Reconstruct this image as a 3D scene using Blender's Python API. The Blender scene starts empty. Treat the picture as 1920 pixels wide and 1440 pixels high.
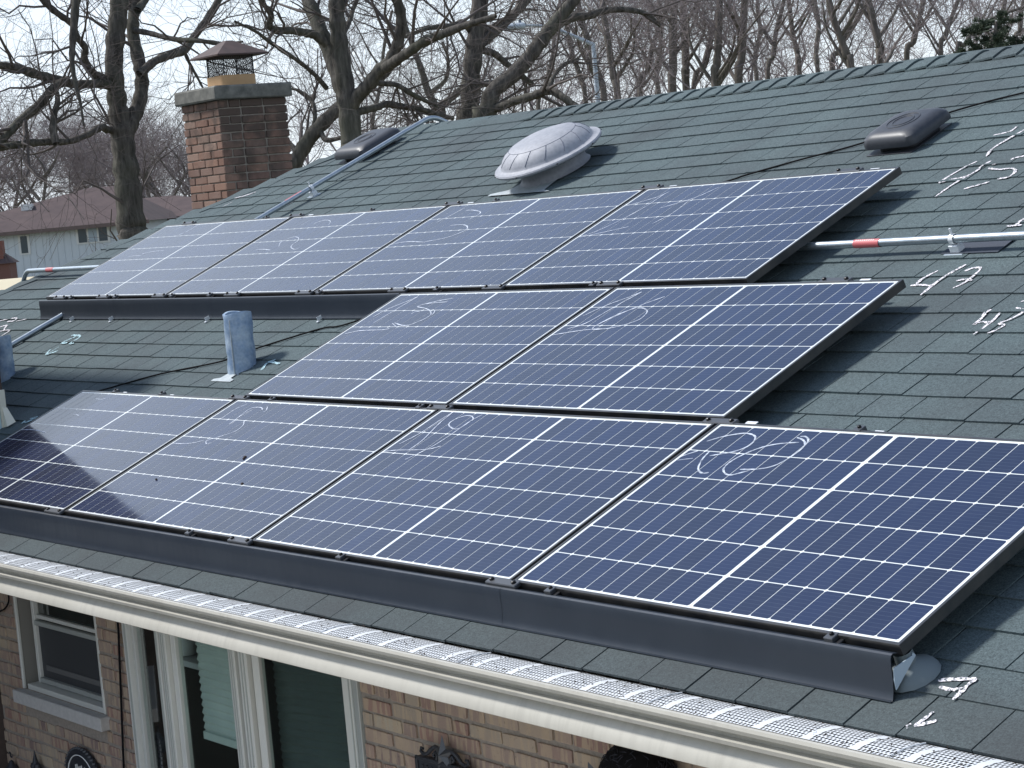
import bpy, math, random
import numpy as np
from mathutils import Vector, Matrix

random.seed(7); rng = np.random.default_rng(11)
S = bpy.context.scene
COL = S.collection
R = math.radians

# ------------------------------------------------------------------ camera
CW = np.array([11.11866, -4.14177, 1.31278])
RW = np.array([[0.59215787, 0.80097036, -0.08829236],
               [0.02073859, -0.12467978, -0.99198027],
               [-0.80555507, 0.58557787, -0.09044111]])      # rows: right, down, forward
F = 4031.35                                                  # focal length in pixels of a 1920 wide picture
cam = bpy.data.cameras.new('camera'); cam.sensor_width = 36; cam.lens = F / 1920 * 36
cam.clip_start = 0.1; cam.clip_end = 3000
camo = bpy.data.objects.new('camera', cam); COL.objects.link(camo)
m = Matrix.Identity(4)
for i in range(3):
    m[i][0] = RW[0][i]; m[i][1] = -RW[1][i]; m[i][2] = -RW[2][i]; m[i][3] = CW[i]
camo.matrix_world = m
S.camera = camo

# ------------------------------------------------------------------ sky, sun, exposure
SUN = Vector((-0.57, -0.32, 0.755)).normalized()
w = bpy.data.worlds.new('World'); S.world = w; w.use_nodes = True
nt = w.node_tree; bg = nt.nodes['Background']
sky = nt.nodes.new('ShaderNodeTexSky'); sky.sky_type = 'NISHITA'; sky.sun_disc = False
sky.sun_elevation = math.asin(SUN.z); sky.sun_rotation = math.atan2(SUN.x, SUN.y)
sky.air_density = 1.2; sky.dust_density = 1.0; sky.ozone_density = 3.0
tc = nt.nodes.new('ShaderNodeTexCoord'); mp = nt.nodes.new('ShaderNodeMapping'); mp.inputs['Scale'].default_value = (1.6, 1.6, 5.0)
nz = nt.nodes.new('ShaderNodeTexNoise'); nz.inputs['Scale'].default_value = 2.2; nz.inputs['Detail'].default_value = 6; nz.inputs['Roughness'].default_value = 0.6
cr = nt.nodes.new('ShaderNodeValToRGB'); cr.color_ramp.elements[0].position = 0.32; cr.color_ramp.elements[1].position = 0.68
cr.color_ramp.elements[0].color = (0.55,) * 3 + (1,); cr.color_ramp.elements[1].color = (0.92,) * 3 + (1,)
mx = nt.nodes.new('ShaderNodeMix'); mx.data_type = 'RGBA'
mx.inputs['B'].default_value = (7.1, 7.9, 8.9, 1)            # thin bright high cloud
L = nt.links.new
L(tc.outputs['Generated'], mp.inputs['Vector']); L(mp.outputs[0], nz.inputs['Vector']); L(nz.outputs['Fac'], cr.inputs[0])
sz = nt.nodes.new('ShaderNodeSeparateXYZ'); L(tc.outputs['Generated'], sz.inputs[0])
zr = nt.nodes.new('ShaderNodeValToRGB'); zr.color_ramp.elements[0].position = 0.36; zr.color_ramp.elements[1].position = 0.53   # cloud veil thins out overhead
zr.color_ramp.elements.new(1.0).color = (.14, .14, .14, 1)
zr.color_ramp.elements[0].color = (1, 1, 1, 1); zr.color_ramp.elements[1].color = (.08, .08, .08, 1); L(sz.outputs[2], zr.inputs[0])
ml = nt.nodes.new('ShaderNodeMath'); ml.operation = 'MULTIPLY'; L(cr.outputs[0], ml.inputs[0]); L(zr.outputs[0], ml.inputs[1])
L(ml.outputs[0], mx.inputs['Factor']); L(sky.outputs[0], mx.inputs['A']); L(mx.outputs['Result'], bg.inputs['Color'])
bg.inputs['Strength'].default_value = 0.14
sd = bpy.data.lights.new('sun', 'SUN'); sd.energy = 4.5; sd.angle = R(8); sd.color = (1.0, 0.985, 0.955)
so = bpy.data.objects.new('sun', sd); COL.objects.link(so)
so.rotation_euler = SUN.to_track_quat('Z', 'Y').to_euler(); so.location = (-8, -4, 14)
S.view_settings.view_transform = 'Standard'; S.view_settings.look = 'None'
S.view_settings.exposure = 0.05; S.view_settings.gamma = 1.0; S.view_settings.use_curve_mapping = False

# ------------------------------------------------------------------ geometry of the place
TH = math.atan(5 / 12); CT, ST = math.cos(TH), math.sin(TH)
M3 = np.array([[1, 0, 0], [0, CT, -ST], [0, ST, CT]])        # roof plane (u along eave, v up slope, n out) -> world
M4 = Matrix(((1, 0, 0, 0), (0, CT, -ST, 0), (0, ST, CT, 0), (0, 0, 0, 1)))
NR = -0.125                                                  # shingle surface below the plane of the panel tops
GZ = -3.0
WC = [0.00932, -0.01431, 0.00052, 0.00298, 0.00253, -0.00219, -0.00876, -0.01697]

def warp(u, v):
    """the old roof is not quite flat: its sag, in metres"""
    a = max(-1.02, min(1.02, (u - 2.2) / 4.9)); b = max(-1.02, min(1.02, (v - 1.6) / 1.6))
    B = (a*a - .4, a**3 - a*.6, a*b, b*b - .4, a*a*b, a*b*b, a**3*b, a**4 - .5*a*a)
    return sum(x*y for x, y in zip(WC, B))

def P2W(u, v, n=0.0): return M3 @ np.array([u, v, n + warp(u, v)])
def ray(x, y):
    d = RW.T @ np.array([(x - 960) / F, (y - 720) / F, 1.0]); return d
def on_roof(x, y, n=NR):
    d = M3.T @ ray(x, y); o = M3.T @ CW; t = (n - o[2]) / d[2]; return o + t * d
def on_y(x, y, Y):
    d = ray(x, y); return CW + (Y - CW[1]) / d[1] * d
def at_depth(x, y, D): return CW + D * ray(x, y)

# ------------------------------------------------------------------ object helpers
def tag(o, label=None, cat=None, group=None, kind=None):
    if label: o['label'] = label
    if cat: o['category'] = cat
    if group: o['group'] = group
    if kind: o['kind'] = kind
    return o
def empty(name, mat, label, cat, group=None):
    o = bpy.data.objects.new(name, None); COL.objects.link(o); o.empty_display_size = 0.1
    o.matrix_world = mat; return tag(o, label, cat, group)
def link(name, me, parent=None, mb=None):
    o = bpy.data.objects.new(name, me); COL.objects.link(o)
    if parent: o.parent = parent
    if mb is not None: o.matrix_basis = mb
    return o

class MB:
    def __init__(s): s.v = []; s.f = []; s.smooth = False
    def add(s, vs, fs):
        b = len(s.v); s.v += [tuple(map(float, x)) for x in vs]; s.f += [tuple(b + i for i in q) for q in fs]; return s
    def box(s, x0, x1, y0, y1, z0, z1):
        return s.add([(x0,y0,z0),(x1,y0,z0),(x1,y1,z0),(x0,y1,z0),(x0,y0,z1),(x1,y0,z1),(x1,y1,z1),(x0,y1,z1)],
                     [(0,3,2,1),(4,5,6,7),(0,1,5,4),(1,2,6,5),(2,3,7,6),(3,0,4,7)])
    def bbox(s, x0, x1, y0, y1, z0, z1, b):
        """box with its six faces bevelled by b"""
        vs = []; idx = {}
        for ax in range(3):
            for i in range(8):
                c = [(x0,x1)[i&1], (y0,y1)[(i>>1)&1], (z0,z1)[(i>>2)&1]]
                for k in range(3):
                    if k != ax: c[k] += b if (i >> k) & 1 == 0 else -b
                idx[ax, i] = len(vs); vs.append(c)
        fs = []
        for ax in range(3):
            o1, o2 = [k for k in range(3) if k != ax]
            for sd_ in (0, 1):
                q = [sd_ << ax, (sd_ << ax) | (1 << o1), (sd_ << ax) | (1 << o1) | (1 << o2), (sd_ << ax) | (1 << o2)]
                q = [idx[ax, i] for i in q]
                if (sd_ == 1) == (ax == 1): q.reverse()
                fs.append(q)
        for ax in range(3):
            o1, o2 = [k for k in range(3) if k != ax]
            for a in (0, 1):
                for c in (0, 1):
                    i0 = (a << o1) | (c << o2); i1 = i0 | (1 << ax)
                    q = [idx[o1, i0], idx[o1, i1], idx[o2, i1], idx[o2, i0]]
                    fs.append(q)
        for i in range(8): fs.append([idx[0, i], idx[1, i], idx[2, i]])
        return s.add(vs, fs)
    def tube(s, pts, rad, n=10, cap=True):
        pts = [Vector(p) for p in pts]; k = len(pts)
        if not hasattr(rad, '__len__'): rad = [rad] * k
        b = len(s.v); ref = None
        for i, p in enumerate(pts):
            t = (pts[min(i+1, k-1)] - pts[max(i-1, 0)]).normalized()
            if ref is None: ref = t.orthogonal().normalized()
            ref = (ref - t * ref.dot(t)).normalized(); q = t.cross(ref)
            for j in range(n):
                a = 2*math.pi*j/n; s.v.append(tuple(p + rad[i]*(ref*math.cos(a) + q*math.sin(a))))
        for i in range(k-1):
            for j in range(n):
                s.f.append((b+i*n+j, b+i*n+(j+1) % n, b+(i+1)*n+(j+1) % n, b+(i+1)*n+j))
        if cap:
            s.f.append(tuple(b+j for j in reversed(range(n)))); s.f.append(tuple(b+(k-1)*n+j for j in range(n)))
        return s
    def lathe(s, prof, n=32, c=(0,0), wob=None):
        b = len(s.v); k = len(prof)
        for i, (r, z) in enumerate(prof):
            for j in range(n):
                a = 2*math.pi*j/n; rr = r*(1 + (wob(i, a) if wob else 0))
                s.v.append((c[0]+rr*math.cos(a), c[1]+rr*math.sin(a), z))
        for i in range(k-1):
            for j in range(n): s.f.append((b+i*n+j, b+i*n+(j+1) % n, b+(i+1)*n+(j+1) % n, b+(i+1)*n+j))
        return s
    def extrude(s, prof, xs):
        """profile of (y, z) swept along x stations"""
        b = len(s.v); k = len(prof)
        for x in xs:
            for p in prof: s.v.append((x, p[0], p[1]))
        for i in range(len(xs)-1):
            for j in range(k-1): s.f.append((b+i*k+j, b+(i+1)*k+j, b+(i+1)*k+j+1, b+i*k+j+1))
        return s
    def xf(s, fn): s.v = [tuple(map(float, fn(*p))) for p in s.v]; return s
    def mesh(s, name, mat, smooth=None):
        me = bpy.data.meshes.new(name); me.from_pydata(s.v, [], s.f)
        for mm in (mat if isinstance(mat, (list, tuple)) else [mat]): me.materials.append(mm)
        if smooth is None: smooth = s.smooth
        if smooth:
            me.polygons.foreach_set('use_smooth', [True]*len(me.polygons))
            try: me.set_sharp_from_angle(angle=R(35))
            except Exception: pass
        me.update(); return me
    def obj(s, name, mat, parent=None, mb=None, smooth=None): return link(name, s.mesh(name, mat, smooth), parent, mb)

def np_mesh(name, V, Q, mat, smooth=True):
    me = bpy.data.meshes.new(name)
    me.vertices.add(len(V)); me.vertices.foreach_set('co', V.astype(np.float32).ravel())
    k = Q.shape[1]
    me.loops.add(Q.size); me.loops.foreach_set('vertex_index', Q.astype(np.int32).ravel())
    me.polygons.add(len(Q)); me.polygons.foreach_set('loop_start', np.arange(0, Q.size, k, dtype=np.int32))
    me.polygons.foreach_set('loop_total', np.full(len(Q), k, dtype=np.int32))
    me.polygons.foreach_set('use_smooth', np.full(len(Q), smooth, dtype=bool))
    me.materials.append(mat); me.update(calc_edges=True); return me

def smooth_path(p, n=6):
    p = [np.array(q, float) for q in p]
    if len(p) < 3: return p
    e = [2*p[0]-p[1]] + p + [2*p[-1]-p[-2]]; out = []
    for i in range(1, len(e)-2):
        for k in range(n):
            t = k/n; a, b, c, d = e[i-1], e[i], e[i+1], e[i+2]
            out.append(.5*((2*b)+(-a+c)*t+(2*a-5*b+4*c-d)*t*t+(-a+3*b-3*c+d)*t**3))
    out.append(p[-1]); return out

# ------------------------------------------------------------------ materials
def mat(name, col, rough=0.6, metal=0.0, spec=0.5, coat=0.0, coat_rough=0.05):
    mt = bpy.data.materials.new(name); mt.use_nodes = True
    b = mt.node_tree.nodes['Principled BSDF']
    b.inputs['Base Color'].default_value = (*col, 1); b.inputs['Roughness'].default_value = rough
    b.inputs['Metallic'].default_value = metal; b.inputs['Specular IOR Level'].default_value = spec
    b.inputs['Coat Weight'].default_value = coat; b.inputs['Coat Roughness'].default_value = coat_rough
    b.inputs['Coat IOR'].default_value = 1.42 if coat == 1.0 else 1.5     # anti reflective solar glass
    return mt
class N:
    """little node helper"""
    def __init__(s, mt): s.t = mt.node_tree; s.b = s.t.nodes['Principled BSDF']
    def n(s, ty, **kw):
        x = s.t.nodes.new(ty)
        for k, v in kw.items():
            if k in x.inputs.keys() if hasattr(x.inputs, 'keys') else False: x.inputs[k].default_value = v
            else: setattr(x, k, v)
        return x
    def l(s, a, b): s.t.links.new(a, b)
    def noise(s, vec, scale, detail=4, rough=.6):
        x = s.t.nodes.new('ShaderNodeTexNoise'); x.inputs['Scale'].default_value = scale
        x.inputs['Detail'].default_value = detail; x.inputs['Roughness'].default_value = rough
        if vec is not None: s.l(vec, x.inputs['Vector'])
        return x.outputs['Fac']
    def ramp(s, fac, stops):
        x = s.t.nodes.new('ShaderNodeValToRGB'); e = x.color_ramp.elements
        while len(e) < len(stops): e.new(0.5)
        for q, (p, c) in zip(e, stops): q.position = p; q.color = (*c, 1) if hasattr(c, '__len__') else (c, c, c, 1)
        s.l(fac, x.inputs[0]); return x.outputs[0]
    def mix(s, fac, a, b, mode='MIX'):
        x = s.t.nodes.new('ShaderNodeMix'); x.data_type = 'RGBA'; x.blend_type = mode
        for nm, q in (('Factor', fac), ('A', a), ('B', b)):
            if hasattr(q, 'node'): s.l(q, x.inputs[nm])
            elif nm == 'Factor': x.inputs[nm].default_value = q
            else: x.inputs[nm].default_value = (*q, 1)
        return x.outputs['Result']
    def math(s, op, a, b=0.0):
        x = s.t.nodes.new('ShaderNodeMath'); x.operation = op
        for i, q in enumerate((a, b)):
            if hasattr(q, 'node'): s.l(q, x.inputs[i])
            else: x.inputs[i].default_value = q
        return x.outputs[0]
    def bump(s, h, strength=.3, dist=.01):
        x = s.t.nodes.new('ShaderNodeBump'); x.inputs['Strength'].default_value = strength; x.inputs['Distance'].default_value = dist
        s.l(h, x.inputs['Height']); s.l(x.outputs[0], s.b.inputs['Normal'])
    def pos(s): return s.t.nodes.new('ShaderNodeNewGeometry').outputs['Position']
    def objc(s): return s.t.nodes.new('ShaderNodeTexCoord').outputs['Object']
    def rand(s):
        a = s.t.nodes.new('ShaderNodeObjectInfo').outputs['Random']; b = s.t.nodes.new('ShaderNodeNewGeometry').outputs['Random Per Island']
        return s.math('FRACT', s.math('ADD', a, b))
    def stretch(s, vec, sc):
        x = s.t.nodes.new('ShaderNodeMapping'); x.inputs['Scale'].default_value = sc; s.l(vec, x.inputs['Vector']); return x.outputs[0]
    def color(s, o): s.l(o, s.b.inputs['Base Color'])
    def rough(s, o): s.l(o, s.b.inputs['Roughness'])

def simple_noise(name, c1, c2, scale, rough=.7, bump=.2, bd=.005, detail=5, **kw):
    mt = mat(name, c1, rough, **kw); g = N(mt); f = g.noise(g.pos(), scale, detail)
    g.color(g.ramp(f, [(.3, c1), (.7, c2)]))
    if bump: g.bump(f, bump, bd)
    return mt

# shingles: mineral granules, tone differing from tab to tab, faint dirt
def make_shingle(name):
    mt = mat(name, (.08, .1, .1), .92, spec=.25); g = N(mt); p = g.pos()
    tone = g.ramp(g.rand(), [(0, (.034, .052, .061)), (.3, (.050, .071, .078)), (.6, (.065, .086, .090)), (.8, (.045, .065, .074)), (1, (.058, .070, .078))])
    gr = g.noise(p, 210, 3, .75); gr2 = g.noise(p, 85, 2, .6)
    c = g.mix(g.ramp(gr, [(.36, .0), (.66, 1.0)]), (.018, .025, .029), (.235, .30, .31))
    c = g.mix(.46, c, tone); c = g.mix(.36, c, g.ramp(gr2, [(.3, (.03, .042, .045)), (.7, (.14, .185, .19))]))
    big = g.noise(p, 1.3, 5, .6); c = g.mix(g.ramp(big, [(.42, 0.0), (.72, .55)]), c, (.052, .056, .062))
    sx = g.t.nodes.new('ShaderNodeSeparateXYZ'); g.l(p, sx.inputs[0])          # runoff staining on the eave courses
    eave = g.math('ADD', sx.outputs[1], g.math('MULTIPLY', g.math('SUBTRACT', g.noise(p, 2.2, 4), .5), .25))
    c = g.mix(g.ramp(eave, [(0.0, .42), (.16, 0.0)]), c, (.045, .043, .042))
    g.color(c); g.bump(gr, .5, .002); return mt
M_sh = make_shingle('asphalt shingle')
M_deck = mat('roof underlay', (.012, .013, .014), .95, spec=.1)

def make_cell():
    mt = mat('silicon cell under glass', (.012, .02, .075), .5, spec=.1, coat=1.0, coat_rough=.07); g = N(mt)
    oc = g.objc(); sx = g.t.nodes.new('ShaderNodeSeparateXYZ'); g.l(oc, sx.inputs[0])
    fr = g.math('FRACT', g.math('ADD', g.math('DIVIDE', sx.outputs[1], .01850), 100.5)); st = g.math('LESS_THAN', g.math('ABSOLUTE', g.math('SUBTRACT', fr, .5)), .032)
    tone = g.ramp(g.t.nodes.new('ShaderNodeObjectInfo').outputs['Random'], [(0, (.003, .009, .036)), (.5, (.0035, .011, .046)), (1, (.004, .014, .058))])
    d = g.noise(g.pos(), 14, 4); tone = g.mix(g.ramp(d, [(.45, 0.), (.85, .035)]), tone, (.2, .21, .24))
    g.l(g.ramp(g.noise(g.stretch(g.pos(), (1, 1, 1)), 3.2, 6, .65), [(.35, .045), (.7, .13)]), g.b.inputs['Coat Roughness'])
    g.color(g.mix(g.math('MULTIPLY', st, .45), tone, (.10, .12, .18)))
    return mt
M_cell = make_cell()
M_back = mat('white backsheet under glass', (.74, .77, .76), .5, coat=1.0, coat_rough=.07)
M_frame = mat('black anodised frame', (.028, .029, .031), .32, metal=.0, spec=.7)
g = N(M_frame); ff = g.noise(g.pos(), 9, 4); g.color(g.ramp(ff, [(.35, (.022, .023, .026)), (.7, (.06, .055, .05))]))
M_pen = mat('white marker ink', (.66, .71, .80), .5); g = N(M_pen); g.l(g.ramp(g.noise(g.pos(), 38, 3), [(.30, .25), (.65, .95)]), g.b.inputs['Alpha'])
M_skirt = simple_noise('dark satin skirt paint', (.018, .025, .037), (.025, .033, .046), 3.0, .38, 0, spec=.5)
g = N(M_skirt); g.rough(g.ramp(g.noise(g.stretch(g.pos(), (6, 1, 1)), 5, 5), [(.35, .36), (.7, .44)]))
M_clamp = mat('dark grey clamp metal', (.09, .095, .105), .42, metal=.6)
M_bolt = mat('black bolt', (.02, .02, .022), .4, metal=.6)
M_bright = mat('bare aluminium tab', (.78, .80, .82), .4, metal=.2)
M_emt = simple_noise('galvanised conduit', (.36, .41, .45), (.46, .51, .55), 30, .34, 0, metal=.75)
M_red = mat('red warning label', (.56, .13, .14), .5)
M_pale = mat('pale label print', (.85, .55, .52), .5)
def make_galv(name, c1, c2, scale=18, metal=.55, rough=.42):
    mt = mat(name, c1, rough, metal=metal); g = N(mt)
    v = g.t.nodes.new('ShaderNodeTexVoronoi'); v.inputs['Scale'].default_value = scale*4; g.l(g.pos(), v.inputs['Vector'])
    f = g.noise(g.pos(), scale, 5); a = g.ramp(f, [(.3, c1), (.7, c2)]); a = g.mix(.35, a, g.ramp(v.outputs['Distance'], [(0, .35), (.8, .65)]), 'OVERLAY')
    g.color(a); g.rough(g.ramp(f, [(.3, rough-.08), (.7, rough+.12)])); return mt
M_dome = make_galv('weathered galvanised steel', (.25, .26, .29), (.33, .335, .365), 12, .1, .6)
M_seam = mat('pressed groove', (.15, .16, .20), .5, metal=.4)
M_lead = make_galv('oxidised lead', (.17, .26, .40), (.42, .50, .58), 16, .1, .6)
M_leadp = make_galv('pale lead flashing', (.30, .34, .36), (.42, .46, .48), 14, .1, .6)
M_plastic = simple_noise('black vent plastic', (.030, .033, .042), (.045, .048, .056), 40, .45, .1, .002)
M_chalk = mat('chalk', (.80, .72, .74), .95); g = N(M_chalk); g.color(g.ramp(g.noise(g.pos(), 105, 3, .7), [(.42, (.10, .12, .125)), (.53, (.80, .75, .78))]))
M_chalkb = mat('pale blue chalk', (.55, .78, .82), .95); g = N(M_chalkb); g.color(g.ramp(g.noise(g.pos(), 105, 3, .7), [(.42, (.10, .12, .13)), (.55, (.48, .70, .76))]))
M_cable = mat('black cable', (.007, .007, .008), .85, spec=.15)
M_gutter = simple_noise('cream painted aluminium', (.44, .42, .365), (.50, .48, .425), 2.5, .42, 0)
g = N(M_gutter); gc = g.b.inputs['Base Color'].links[0].from_socket; gd = g.noise(g.stretch(g.pos(), (26, 3, 2.5)), 1.0, 5, .6); ge = g.noise(g.pos(), 1.7, 3)
g.color(g.mix(g.math('MULTIPLY', g.ramp(gd, [(.48, 0.), (.75, .28)]), g.ramp(ge, [(.4, .1), (.6, 1.)])), gc, (.20, .185, .16)))
M_guard = mat('white perforated aluminium', (.70, .72, .74), .4)
M_dark = mat('dark hollow', (.012, .012, .013), .9, spec=.1)
M_debris = mat('dry leaf litter', (.05, .035, .028), .9)
M_soffit = mat('soffit board', (.45, .43, .38), .7)
M_mortar = simple_noise('grey mortar', (.24, .205, .175), (.33, .285, .24), 60, .95, .5, .004)
def make_brick(name, stops, dark=(.07, .06, .05), streak=True):
    mt = mat(name, stops[0][1], .9, spec=.2); g = N(mt); p = g.pos()
    c = g.ramp(g.rand(), stops)
    oi = g.t.nodes.new('ShaderNodeObjectInfo').outputs['Random']
    st = g.noise(g.stretch(p, (34, 34, 5)), 1.0, 3, .5)
    if streak: c = g.mix(g.ramp(st, [(.47, 0.0), (.54, .75)]), c, (.44, .34, .24))
    f = g.noise(p, 55, 5, .7); c = g.mix(g.ramp(f, [(.62, 0.), (.74, .8)]), c, dark)
    c = g.mix(g.ramp(g.noise(p, 5, 4), [(.4, 0.), (.7, .35)]), c, (.30, .22, .18))
    g.color(c); g.bump(f, .55, .004); return mt
M_brick = make_brick('common brick', [(0, (.27, .17, .142)), (.2, (.33, .25, .205)), (.4, (.215, .15, .135)), (.55, (.43, .37, .28)), (.68, (.30, .18, .145)), (.82, (.38, .30, .235)), (1, (.30, .22, .185))])
M_brickc = make_brick('chimney brick', [(0, (.21, .12, .09)), (.4, (.28, .165, .12)), (.7, (.17, .10, .08)), (1, (.32, .21, .16))], streak=False)
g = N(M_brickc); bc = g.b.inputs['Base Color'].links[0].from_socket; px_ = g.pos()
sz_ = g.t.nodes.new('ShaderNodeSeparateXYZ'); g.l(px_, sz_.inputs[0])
soot_shade = g.math('ADD', g.math('ADD', g.math('MULTIPLY', g.math('SUBTRACT', sz_.outputs[2], 1.55), 1.0), g.math('MULTIPLY', g.math('GREATER_THAN', sz_.outputs[0], -4.645), .38)), g.math('MULTIPLY', g.math('SUBTRACT', g.noise(px_, 4.5, 5), .5), 2.4))  # soot towards the top, plus shade painted onto the right-hand face
g.color(g.mix(g.ramp(soot_shade, [(.30, 0.), (.85, .75)]), bc, (.045, .042, .038)))
M_mortarc = simple_noise('sooty mortar', (.20, .17, .14), (.30, .26, .22), 30, .95, .3)
M_conc = simple_noise('stained concrete', (.085, .085, .075), (.21, .20, .175), 12, .95, .4, .006)
M_flue = simple_noise('clay flue tile', (.42, .25, .12), (.50, .33, .18), 6, .8, .1)
M_rust = simple_noise('rusted sheet', (.050, .032, .030), (.085, .052, .046), 10, .75, .1)
M_mesh = mat('spark screen wire', (.05, .05, .052), .6, metal=.5)
M_sill = simple_noise('limestone sill', (.42, .41, .39), (.52, .50, .48), 30, .85, .15, .002)
M_win = simple_noise('off white window frame', (.56, .56, .52), (.62, .62, .58), 3, .45, 0)
M_wing = mat('grey aluminium screen frame', (.40, .42, .40), .45, metal=.2)
M_screen = mat('insect screen', (.045, .048, .052), .55)
M_glass = mat('dark window glass', (.010, .018, .017), .03, spec=.8, coat=.6, coat_rough=.01)
def see_glass():
    mt = mat('window glass', (.80, .90, .87), .02); b = mt.node_tree.nodes['Principled BSDF']
    b.inputs['Transmission Weight'].default_value = 1.0; b.inputs['IOR'].default_value = 1.02; b.inputs['Coat Weight'].default_value = .8; b.inputs['Coat Roughness'].default_value = .02
    return mt
M_see = see_glass()
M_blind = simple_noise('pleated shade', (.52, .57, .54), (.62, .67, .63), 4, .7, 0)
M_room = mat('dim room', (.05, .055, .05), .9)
M_iron = simple_noise('black cast iron', (.018, .020, .026), (.035, .037, .044), 30, .5, .2, .002)
M_white = mat('white enamel', (.75, .76, .74), .4)
M_wingwall = simple_noise('dark brown brick', (.055, .04, .034), (.08, .058, .05), 20, .95, .2)  # brick of the wing, dark brown in itself
M_trim = simple_noise('cream corner board', (.62, .60, .50), (.70, .68, .58), 5, .55, 0)
M_bluefilm = mat('pale blue flashing', (.46, .60, .66), .4)
def make_bark(name, c1, c2, c3):
    mt = mat(name, c1, .95, spec=.15); g = N(mt); p = g.pos()
    f = g.noise(g.stretch(p, (14, 14, 2.2)), 1.0, 6, .65); c = g.ramp(f, [(.3, c1), (.55, c2), (.75, c3)])
    c = g.mix(g.ramp(g.noise(p, 1.1, 4), [(.45, 0.), (.7, .45)]), c, (.085, .095, .062)); g.color(c); g.bump(f, .9, .03); return mt
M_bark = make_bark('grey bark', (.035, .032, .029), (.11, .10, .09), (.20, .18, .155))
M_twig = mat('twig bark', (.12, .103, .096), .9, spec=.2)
M_bark2 = make_bark('hazed distant bark', (.10, .088, .08), (.16, .14, .125), (.21, .185, .165))  # paler than the near bark: haze of distance put into the colour
M_twig2 = mat('hazed distant twigs', (.25, .215, .215), .95, spec=.1)  # lightened to stand in for haze over the far trees
M_needle = simple_noise('pine needles', (.02, .036, .02), (.045, .065, .035), 8, .8, 0)
M_grass = simple_noise('winter lawn', (.09, .085, .045), (.14, .13, .075), .8, .95, 0)
def make_siding():
    mt = mat('pale grey siding', (.48, .50, .50), .7); g = N(mt)
    g.color(g.mix(g.ramp(g.noise(g.pos(), .6, 4), [(.4, 0.), (.7, .4)]), (.58, .63, .67), (.50, .55, .60))); return mt
M_siding = make_siding()
M_broof = simple_noise('brown shingle roof', (.062, .042, .043), (.092, .063, .061), 1.6, .95, 0)
M_fascia = mat('brown fascia', (.14, .10, .09), .7)
M_paint = mat('pale painted trim', (.66, .67, .66), .6)
M_cream = mat('plain cream metal roof', (.60, .52, .36), .6)  # plain cream, the roof's own colour
M_pole = mat('pale blue grey lamp post', (.40, .45, .50), .5)

# ------------------------------------------------------------------ ground and sky-side setting
gm = MB(); gm.add([(-1500,-1500,GZ),(1500,-1500,GZ),(1500,1500,GZ),(-1500,1500,GZ)], [(0,1,2,3)])
tag(gm.obj('ground', M_grass), kind='structure')
pt_ = MB(); pt_.box(-.2, 13, -9, .42, GZ-.1, GZ+.03); tag(pt_.obj('bounce_patio', simple_noise('added bounce slab concrete', (.42, .40, .37), (.52, .50, .46), 3, .9, .1), smooth=False), kind='structure')  # unseen pale slab, added to bounce sunlight onto the front wall

# ================================================================== THE HOUSE
UE, VR = -0.22, 4.96                          # eave and ridge, distance up the slope
YE = UE*CT - NR*ST; ZE = UE*ST + NR*CT        # eave edge in world
YR = VR*CT - NR*ST; ZR = VR*ST + NR*CT        # ridge
UH = -2.08; XR = 12.6                         # hip meets ridge; right end of the roof
YWALL = 0.42
house = empty('brick_house', Matrix.Translation((3, YWALL, GZ)),
              'single storey brick house with a green grey shingle hip roof and cream gutter', 'house')
HL = Matrix.Translation((-3, -YWALL, -GZ))    # world -> house local
def hpart(b, name, mt, parent=None, **kw):
    """mesh given in world coordinates as a part of the house"""
    return b.obj(name, mt, parent or house, HL if parent is None else None, **kw)

# --- roof deck (part) in roof-plane coordinates
def hip_u(v): return UH - (VR - v)*CT
rd = MB()
dz = NR - .0015
NU, NV = 60, 24
for i in range(NU+1):
    for j in range(NV+1):
        v = UE + .004 + (VR-UE-.004)*j/NV; u0 = hip_u(v); u = u0 + (XR-u0)*i/NU
        rd.v.append((u, v, dz + warp(u, v)))
for i in range(NU):
    for j in range(NV):
        a = i*(NV+1)+j; rd.f.append((a, a+NV+1, a+NV+2, a+1))
roof = rd.obj('roof', M_deck, house, HL @ M4)
Minv = M4.inverted()
# other slopes (left hip, back) carried as sheets of the same roof
back = MB(); yb = 2*YR - YE; xl = hip_u(UE)
def W2P(p): return tuple(Minv @ Vector(p))
back.add([W2P(q) for q in [(xl, YE, ZE-.004), (UH, YR, ZR-.004), (xl, yb, ZE-.004), (XR, YR, ZR-.004), (XR, yb, ZE-.004)]], [(0,1,2), (1,3,4,2)])
back.obj('far_slope', M_sh, roof)

# --- shingles
EXP = .1525
def wedge(x0, x1, y0, y1, zt0, zt1, zb):
    return ([(x0,y0,zb),(x1,y0,zb),(x1,y1,zb),(x0,y1,zb),(x0,y0,zt0),(x1,y0,zt0),(x1,y1,zt1),(x0,y1,zt1)],
            [(0,3,2,1),(4,5,6,7),(0,1,5,4),(1,2,6,5),(2,3,7,6),(3,0,4,7)])
def shingle_mesh(k):
    r = random.Random(k); b = MB(); t = .0085 + r.uniform(-.001, .002)
    vs, fs = wedge(0, 1, 0, .176, t, .0012, 0)
    vs[4] = (0, r.uniform(-.0015, .0015), t); vs[5] = (1, r.uniform(-.0015, .0015), t + r.uniform(0, .0015))
    vs[0] = (0, vs[4][1], 0); vs[1] = (1, vs[5][1], 0)
    return b.add(vs, fs).mesh('shingle', M_sh, False)
SHM = [shingle_mesh(k) for k in range(8)]
v0 = 1.795 - 13*EXP
tabs = []
rs = random.Random(5)
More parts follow.
